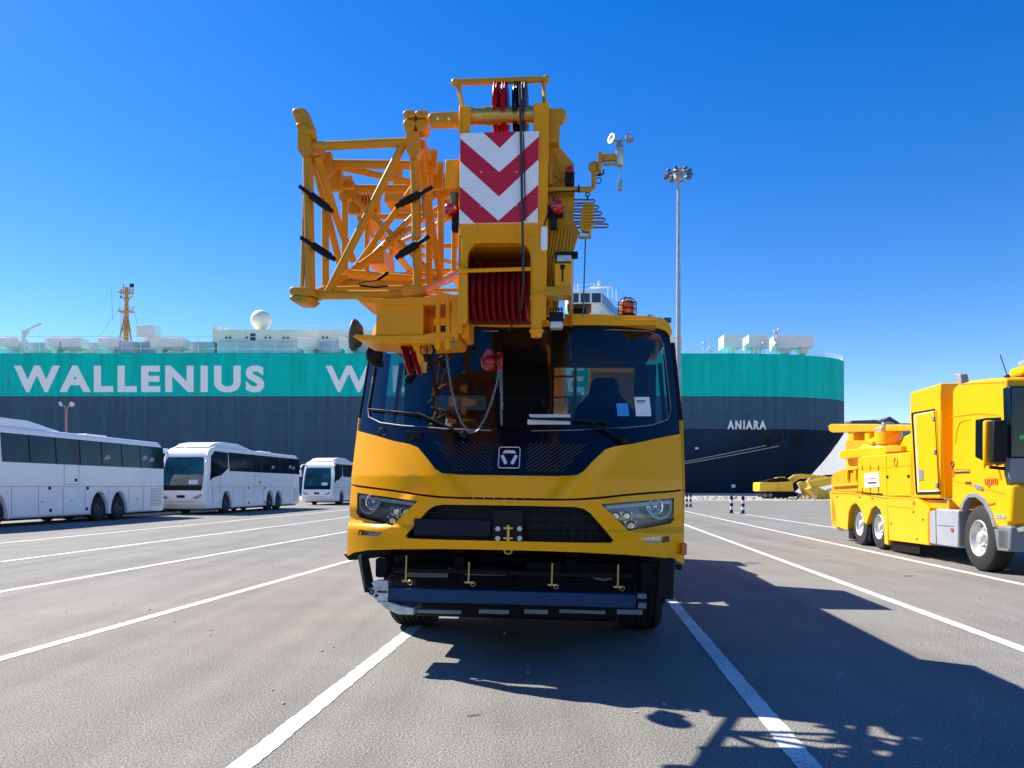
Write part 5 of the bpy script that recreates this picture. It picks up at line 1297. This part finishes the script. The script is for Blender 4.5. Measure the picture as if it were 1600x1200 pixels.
# recovery boom and tower
bm_ = tside('recovery_boom', [(1294,665),(1298,662.5),(1424,664),(1424,673),(1300,676),(1295,673)], .85, 1.5, TRYD, tr, .02)
tside('boom_mast', [(1325,676),(1333,676),(1333,690),(1350,690),(1350,700),(1322,702),(1322,690),(1325,690)], .9, 1.4, TRY, tr, .01)
tside('boom_mast', [(1351,675),(1358,675),(1358,700),(1351,700)], .9, 1.4, TRY, tr, .01)
tside('boom_cradle', [(1312,706),(1318,703),(1384,698),(1384,710),(1316,717),(1312,714)], .3, 2.2, TRY, tr, .015)
tside('boom_cradle', [(1321,688),(1363,690),(1363,695),(1345,696),(1340,703),(1330,704),(1321,704)], .6, 1.9, TRYD, tr, .015)
tside('cradle_foot', [(1321,715),(1340,713),(1340,734),(1323,734)], .5, 2.0, TRY, tr, .015)
m = MB(); P=T(1388,700,1.2); m.ball((1.2,P[0],P[1]-.25),1.0,.75,1.1,.62,28); m.build('winch_cover', TRY, tr)
m = MB(); P=T(1388,676,1.0); m.tube((1.0,P[0],P[1]-.3),(1.0,P[0],P[1]+.02),.33,n=24); tu = m.build('turret', TRY, tr); m = MB(); m.box(.75,1.25,P[0]-.2,P[0]+.25,P[1]+.02,P[1]+.14); m.tube((.8,P[0]-.2,P[1]+.2),(1.2,P[0]+.2,P[1]+.22),.05); m.build('turret_head', STL, tu, .02)
tside('turret_arm', [(1384,697),(1408,697),(1408,705),(1384,706)], .1, .9, TRYD, tr, .01)
m = MB()
for yy,zz in (((T(1329,735)[0]),0),): pass
tside('deck_clutter', [(1404,700),(1412,682),(1424,676),(1424,706),(1404,706)], .2, 2.2, TRY, tr, .03)
# wheels
def tw_(px, py_top, py_bot, x=.2):
    yy = T(px,(py_top+py_bot)/2,-.02)[0]; return yy
for px,rr in ((1527,.56),(1372,.52),(1342,.52)):
    yy = tw_(px,0,1)if False else T(px,840,-.02)[0]
    wheel(tr, (.17, yy, rr), rr, .33, -1, rim=RIMW); wheel(tr, (2.33, yy, rr), rr, .33, 1, rim=RIMW, detail=False)
tside('door_trim', [(1429,648),(1461,642),(1461,643.2),(1430.2,649)], -.022, -.015, WHS, dr, 0); tside('door_trim', [(1429,648),(1430.2,648),(1435.8,768),(1434.4,768.5)], -.022, -.015, WHS, dr, 0); tside('door_trim', [(1434.4,768.5),(1434.6,767),(1468,766),(1468,767.6)], -.022, -.015, WHS, dr, 0)
for q in ([(1453,800),(1453,849)],[(1386,778),(1430,780)],[(1340,770),(1386,778)],[(1300,770),(1340,771)],[(1388,790),(1430,794)],[(1470,612),(1477,778)],[(1552,822),(1577,829)],[(1500,600),(1570,597)]):
    P = [T(*p) for p in q]; m = MB(); m.beam((-.034 if q[0][0]<1460 and q[0][1]>760 else -.004,*P[0]),(-.034 if q[0][0]<1460 and q[0][1]>760 else -.004,*P[1]),.010,.010); m.build('panel_line', TRYD, tr)
for q in ((1310,776),(1345,777),(1365,779),(1430,800),(1445,812),(1395,818),(1436,842)):
    y,z = T(*q); m = MB(); m.tube((-.045,y,z),(-.02,y,z),.018,n=10); m.build('fixing', DRK, tr)
tside('marker_lamp', [(1426,783),(1429,783.4),(1429,789),(1426,788.6)], -.04, -.02, AMB, tr, .003)
tside('mud_flap', [(1326,826),(1334,830),(1334,843),(1326,841)], .02, .35, DRK, tr, .005); tside('mud_flap', [(1356,820),(1360,822),(1360,846),(1356,842)], .05, .3, DRK, tr, .005)
m = MB(); m.box(.0,2.5,.55,.62,1.12,1.16); m.build('cab_underside', DRK, tr)
# lettering on the truck
LO = mat('orange_lettering', (.60,.12,.01), .5)
def tlet(body, px0, py0, px1, py1, mt_, par, off=0.0):
    a = T(px0,py1,-.012); b = T(px1,py0,-.012); hgt = b[1]-a[1]; wd = abs(b[0]-a[0])
    Mx = Matrix.Translation((-.010, a[0], a[1])) @ Matrix(((0,0,1,0),(-1,0,0,0),(0,1,0,0),(0,0,0,1))) 
    lettering('lettering', body, hgt, mt_, par, Mx, extrude=.003, offset=off, width=wd)
tlet('upm', 1538.5,747,1558,763, LO, cabo); tlet('460', 1507,752,1517,757, INK, cabo)
m = MB(); y,z=T(1548,756)
for i in range(12):
    t0=R(10+i*10); t1=R(20+i*10)
    m.beam((-.008,y-.34*math.cos(t0),z+.36*math.sin(t0)),(-.008,y-.34*math.cos(t1),z+.36*math.sin(t1)),.008,.022)
m.build('logo_arc', LO, cabo); m = MB()
for i in range(5):
    t0=R(225+i*14); t1=R(239+i*14); m.beam((-.008,y-.34*math.cos(t0),z+.34*math.sin(t0)),(-.008,y-.34*math.cos(t1),z+.34*math.sin(t1)),.008,.022)
m.build('logo_arc', LO, cabo)
m = MB()
for x0,x1,y in ((1492,1516,739),(1493,1515,738)): a=T(x0,y); b=T(x1,y); m.box(-.008,0,a[0],b[0],a[1]-.012,a[1]+.012)
y,z=T(1489,725); m.torus((-.008,y,z),(1,0,0),.05,.01); m.box(-.008,0,y-.01,y+.01,z-.2,z-.05); m.build('door_print', INK, cabo)
m = MB(); y,z=T(1490,739); m.box(-.009,0,y-.03,y+.03,z-.07,z+.05); y,z=T(1400,722); m.torus((-.006,y,z),(1,0,0),.09,.012,14,5); m.build('orange_print', LO, cabo)
m = MB(); y,z=T(1563,807); m.box(-.01,0,y-.16,y+.14,z-.03,z+.03); m.build('chrome_script', STL, cabo)

# ================================================================== OTHER THINGS
# floodlight mast
Xm, Ym = 15.6, 72.0
mast = thing('floodlight_mast', 'tall slender grey floodlight mast rising behind the crane cab', 'light mast', (Xm, Ym, 0))
ztop_ = CAM_H + (HORIZON-272)/FPX*Ym
MB().tube((0,0,0),(0,0,ztop_),.30,.13,n=20).build('pole', MASTM, mast)
m = MB(); m.ball((0,0,ztop_+.25),.5,1,1,.75); m.tube((0,0,ztop_-.5),(0,0,ztop_),.45,n=16)
for i in range(8):
    a = R(22+45*i); m.beam((0,0,ztop_-.1),(1.0*math.cos(a),1.0*math.sin(a),ztop_+.25),.07,.07)
m.tube((-.3,0,ztop_-1.3),(-.3,0,ztop_-.2),.03); m.path([(.35,0,ztop_-.3),(.4,0,ztop_-1.0),(.6,0,ztop_-1.4)],.03)
hd = m.build('lamp_ring', MASTM, mast)
for i in range(8):
    a = R(22+45*i); m = MB(); m.obox((1.08*math.cos(a),1.08*math.sin(a),ztop_-.15),(.55,.5,.16),(0,R(18),a)); m.obox((1.08*math.cos(a),1.08*math.sin(a),ztop_+.2),(.3,.3,.2),(0,0,a))
    m.build('floodlight', mat('flood_dark',(.10,.12,.13),.4,metal=.4), hd, .03)
# small lamp post beyond the coaches
lp = thing('lamp_post', 'slim reddish lamp post with twin heads behind the nearest coach', 'lamp post', (-32.5, 56, 0))
zt3 = CAM_H+(HORIZON-640)/FPX*56
MB().tube((0,0,0),(0,0,zt3),.11,.07).build('post', mat('post_red',(.45,.22,.22),.5), lp)
m = MB(); m.path([(0,0,zt3-.1),(-.1,0,zt3+.2),(-.25,0,zt3+.35)],.05); m.path([(0,0,zt3-.1),(.15,0,zt3+.2),(.3,0,zt3+.35)],.05); m.build('bracket', GRY, lp)
for s in (-1,1):
    m = MB(); m.lathe([(.04,-.12),(.15,-.04),(.18,.05),(.15,.07),(.001,.07)], (s*.40,0,zt3+.40),(s*.5,-.6,-.4),16); m.build('lamp_head', LGR, lp)
# striped bollards
def make_bollard():
    b = thing('bollard', '', 'bollard', (0,0,0), group='black and white striped bollards')
    wb = mat('bollard_white',(.75,.75,.75),.5); 
    for i in range(5): MB().tube((0,0,i*.18+.03),(0,0,(i+1)*.18+.03),.085,n=16).build('band', BLK if i%2==0 else wb, b)
    MB().ball((0,0,.93),.085,1,1,.5).build('cap', BLK, b); MB().box(-.14,.14,-.14,.14,.005,.03).build('base_plate', DRK, b)
    return b
bl = make_bollard()
for i,(px,py,lab) in enumerate(((1161,803,'striped bollard on the open tarmac, right one of the near pair'),(1143,802,'striped bollard on the open tarmac, left one of the near pair'),(1079,792,'striped bollard close to the crane cab, right one of the far pair'),(1073,792,'striped bollard touching the crane cab in view, left one of the far pair'))):
    o = bl if i == 0 else copy_tree(bl); o.location = ground_pt(px,py); o['label'] = lab
# excavator
EX = thing('excavator', 'yellow tracked excavator standing on the quay below the ship bow', 'excavator', (0,0,0))
EY = 100.0
def E(px,py,y=EY): p = W(px,py,y); return (p.x,p.z)
g0 = E(1200,779)[1]
def ep(name, pts, y0, y1, mt_, par=EX, bev=.04): return MB().prism([E(px,py,y0) for px,py in pts], y0, y1).build(name, mt_, par, bev)
EXY = mat('excavator_yellow',(.95,.56,.02),.4,coat=.3,var=.08,scale=1)
ep('counterweight_body', [(1187,767),(1187,755),(1189,753.5),(1216,753.5),(1216,768),(1190,768)], EY, EY+2.8, EXY)
ep('engine_cover', [(1216,753.5),(1238,752),(1241,768),(1216,768)], EY+.1, EY+2.8, EXY); ep('upper_deck', [(1192,753),(1205,749),(1222,746),(1232,748),(1236,753)], EY+.4, EY+2.4, DRK); ep('cab', [(1213,753),(1214,746),(1227,745),(1230,753)], EY+1.4, EY+2.5, EXY)
for y0 in (EY-.2, EY+2.2):
    tr_ = ep('track', [(1191,777),(1193,772),(1199,769),(1245,769),(1252,773),(1253,777),(1249,779.3),(1196,779.3)], y0, y0+.6, DRK)
    m = MB(); 
    for px in (1195,1203,1248): c = E(px,774); m.tube((c[0],y0-.03,c[1]),(c[0],y0+.05,c[1]),.26)
    m.build('sprocket', GRY, tr_)
ep('boom', [(1222,760),(1232,748),(1242,741.5),(1252,740.5),(1280,742.5),(1280,746.5),(1250,748),(1240,754),(1234,764)], EY+1, EY+1.5, EXY)
ep('stick', [(1278,742),(1292,744),(1296,750),(1270,755),(1255,762),(1251,757),(1262,752)], EY+.9, EY+1.4, EXY)
ep('bucket', [(1250,755),(1256,752),(1262,762),(1274,775),(1280,779),(1268,779),(1258,770)], EY+.6, EY+1.9, EXY)
m = MB(); a=E(1236,755); b=E(1246,748); m.tube((a[0],EY+.95,a[1]),(b[0],EY+.95,b[1]),.1); m.build('hydraulic_ram', STL, EX)
# second machine's arm resting beside it
ar = thing('digger_arm', 'detached yellow digger boom and bucket lying beside the excavator', 'digger arm', (0,0,0))
ep('arm', [(1262,752),(1300,745),(1330,738),(1330,746),(1300,757),(1268,764)], EY-6, EY-5.4, EXY, ar); ep('bucket', [(1262,764),(1275,760),(1300,770),(1299,780),(1284,781),(1270,772)], EY-6.2, EY-5, mat('bucket_ochre',(.75,.45,.05),.6,var=.2,scale=3), ar); ep('bucket_side', [(1290,765),(1300,762),(1303,778),(1292,779)], EY-4, EY-3.2, STL, ar)
# rubble and grit along the quay
random.seed(3); m = MB()
for i in range(260):
    px = random.uniform(1075,1320); py = random.uniform(776.5,781.5) if i < 150 else random.uniform(776.5,780.5); p = ground_pt(px,py)
    if i >= 150: px = random.uniform(1225,1320); p = ground_pt(px,py)
    s_ = random.uniform(.05,.16) if i < 150 else random.uniform(.08,.26); m.obox((p.x,min(p.y,140),s_*.4),(s_*1.6,s_*1.3,s_),(random.random(),random.random(),random.random()*3))
tag(m.build('rubble', mat('rubble_tan',(.40,.34,.26),.95,var=.3,scale=1.5)), kind='stuff')
# far warehouse beyond the bow
wh = thing('warehouse', 'pale gabled warehouse beyond the ship bow behind the recovery truck', 'warehouse', (0,0,0))
WY = 260.0
def Wp(px,py): p = W(px,py,WY); return (p.x,p.z)
z0_ = -2
m = MB(); m.prism([(Wp(1338,700)[0],z0_),(Wp(1338,700)[0],Wp(1290,662)[1]),(Wp(1345,659)[0],Wp(1345,659)[1]),(Wp(1368,658)[0],Wp(1368,658)[1]),(Wp(1387,652)[0],Wp(1387,652)[1]),(Wp(1402,661)[0],Wp(1402,661)[1]),(Wp(1480,663)[0],Wp(1480,663)[1]),(Wp(1480,663)[0],z0_)], WY, WY+60); m.build('wall', mat('warehouse_pale',(.36,.37,.38),.7,var=.08,scale=.05), wh)
m = MB(); m.prism([Wp(1328,657.5),Wp(1369,656.5),Wp(1369,660),Wp(1328,661)], WY-1, WY+50); m.prism([Wp(1372,661),Wp(1388,651),Wp(1403,660.5),Wp(1401,663),Wp(1388,655),Wp(1374,664)], WY-1, WY+50); m.build('roof', mat('warehouse_roof',(.12,.13,.15),.6), wh)
m = MB(); m.prism([Wp(1285,742),Wp(1350,740),Wp(1350,752),Wp(1285,752)], WY-2, WY-.2); m.build('red_plinth', mat('oxide_red',(.25,.05,.035),.7), wh)
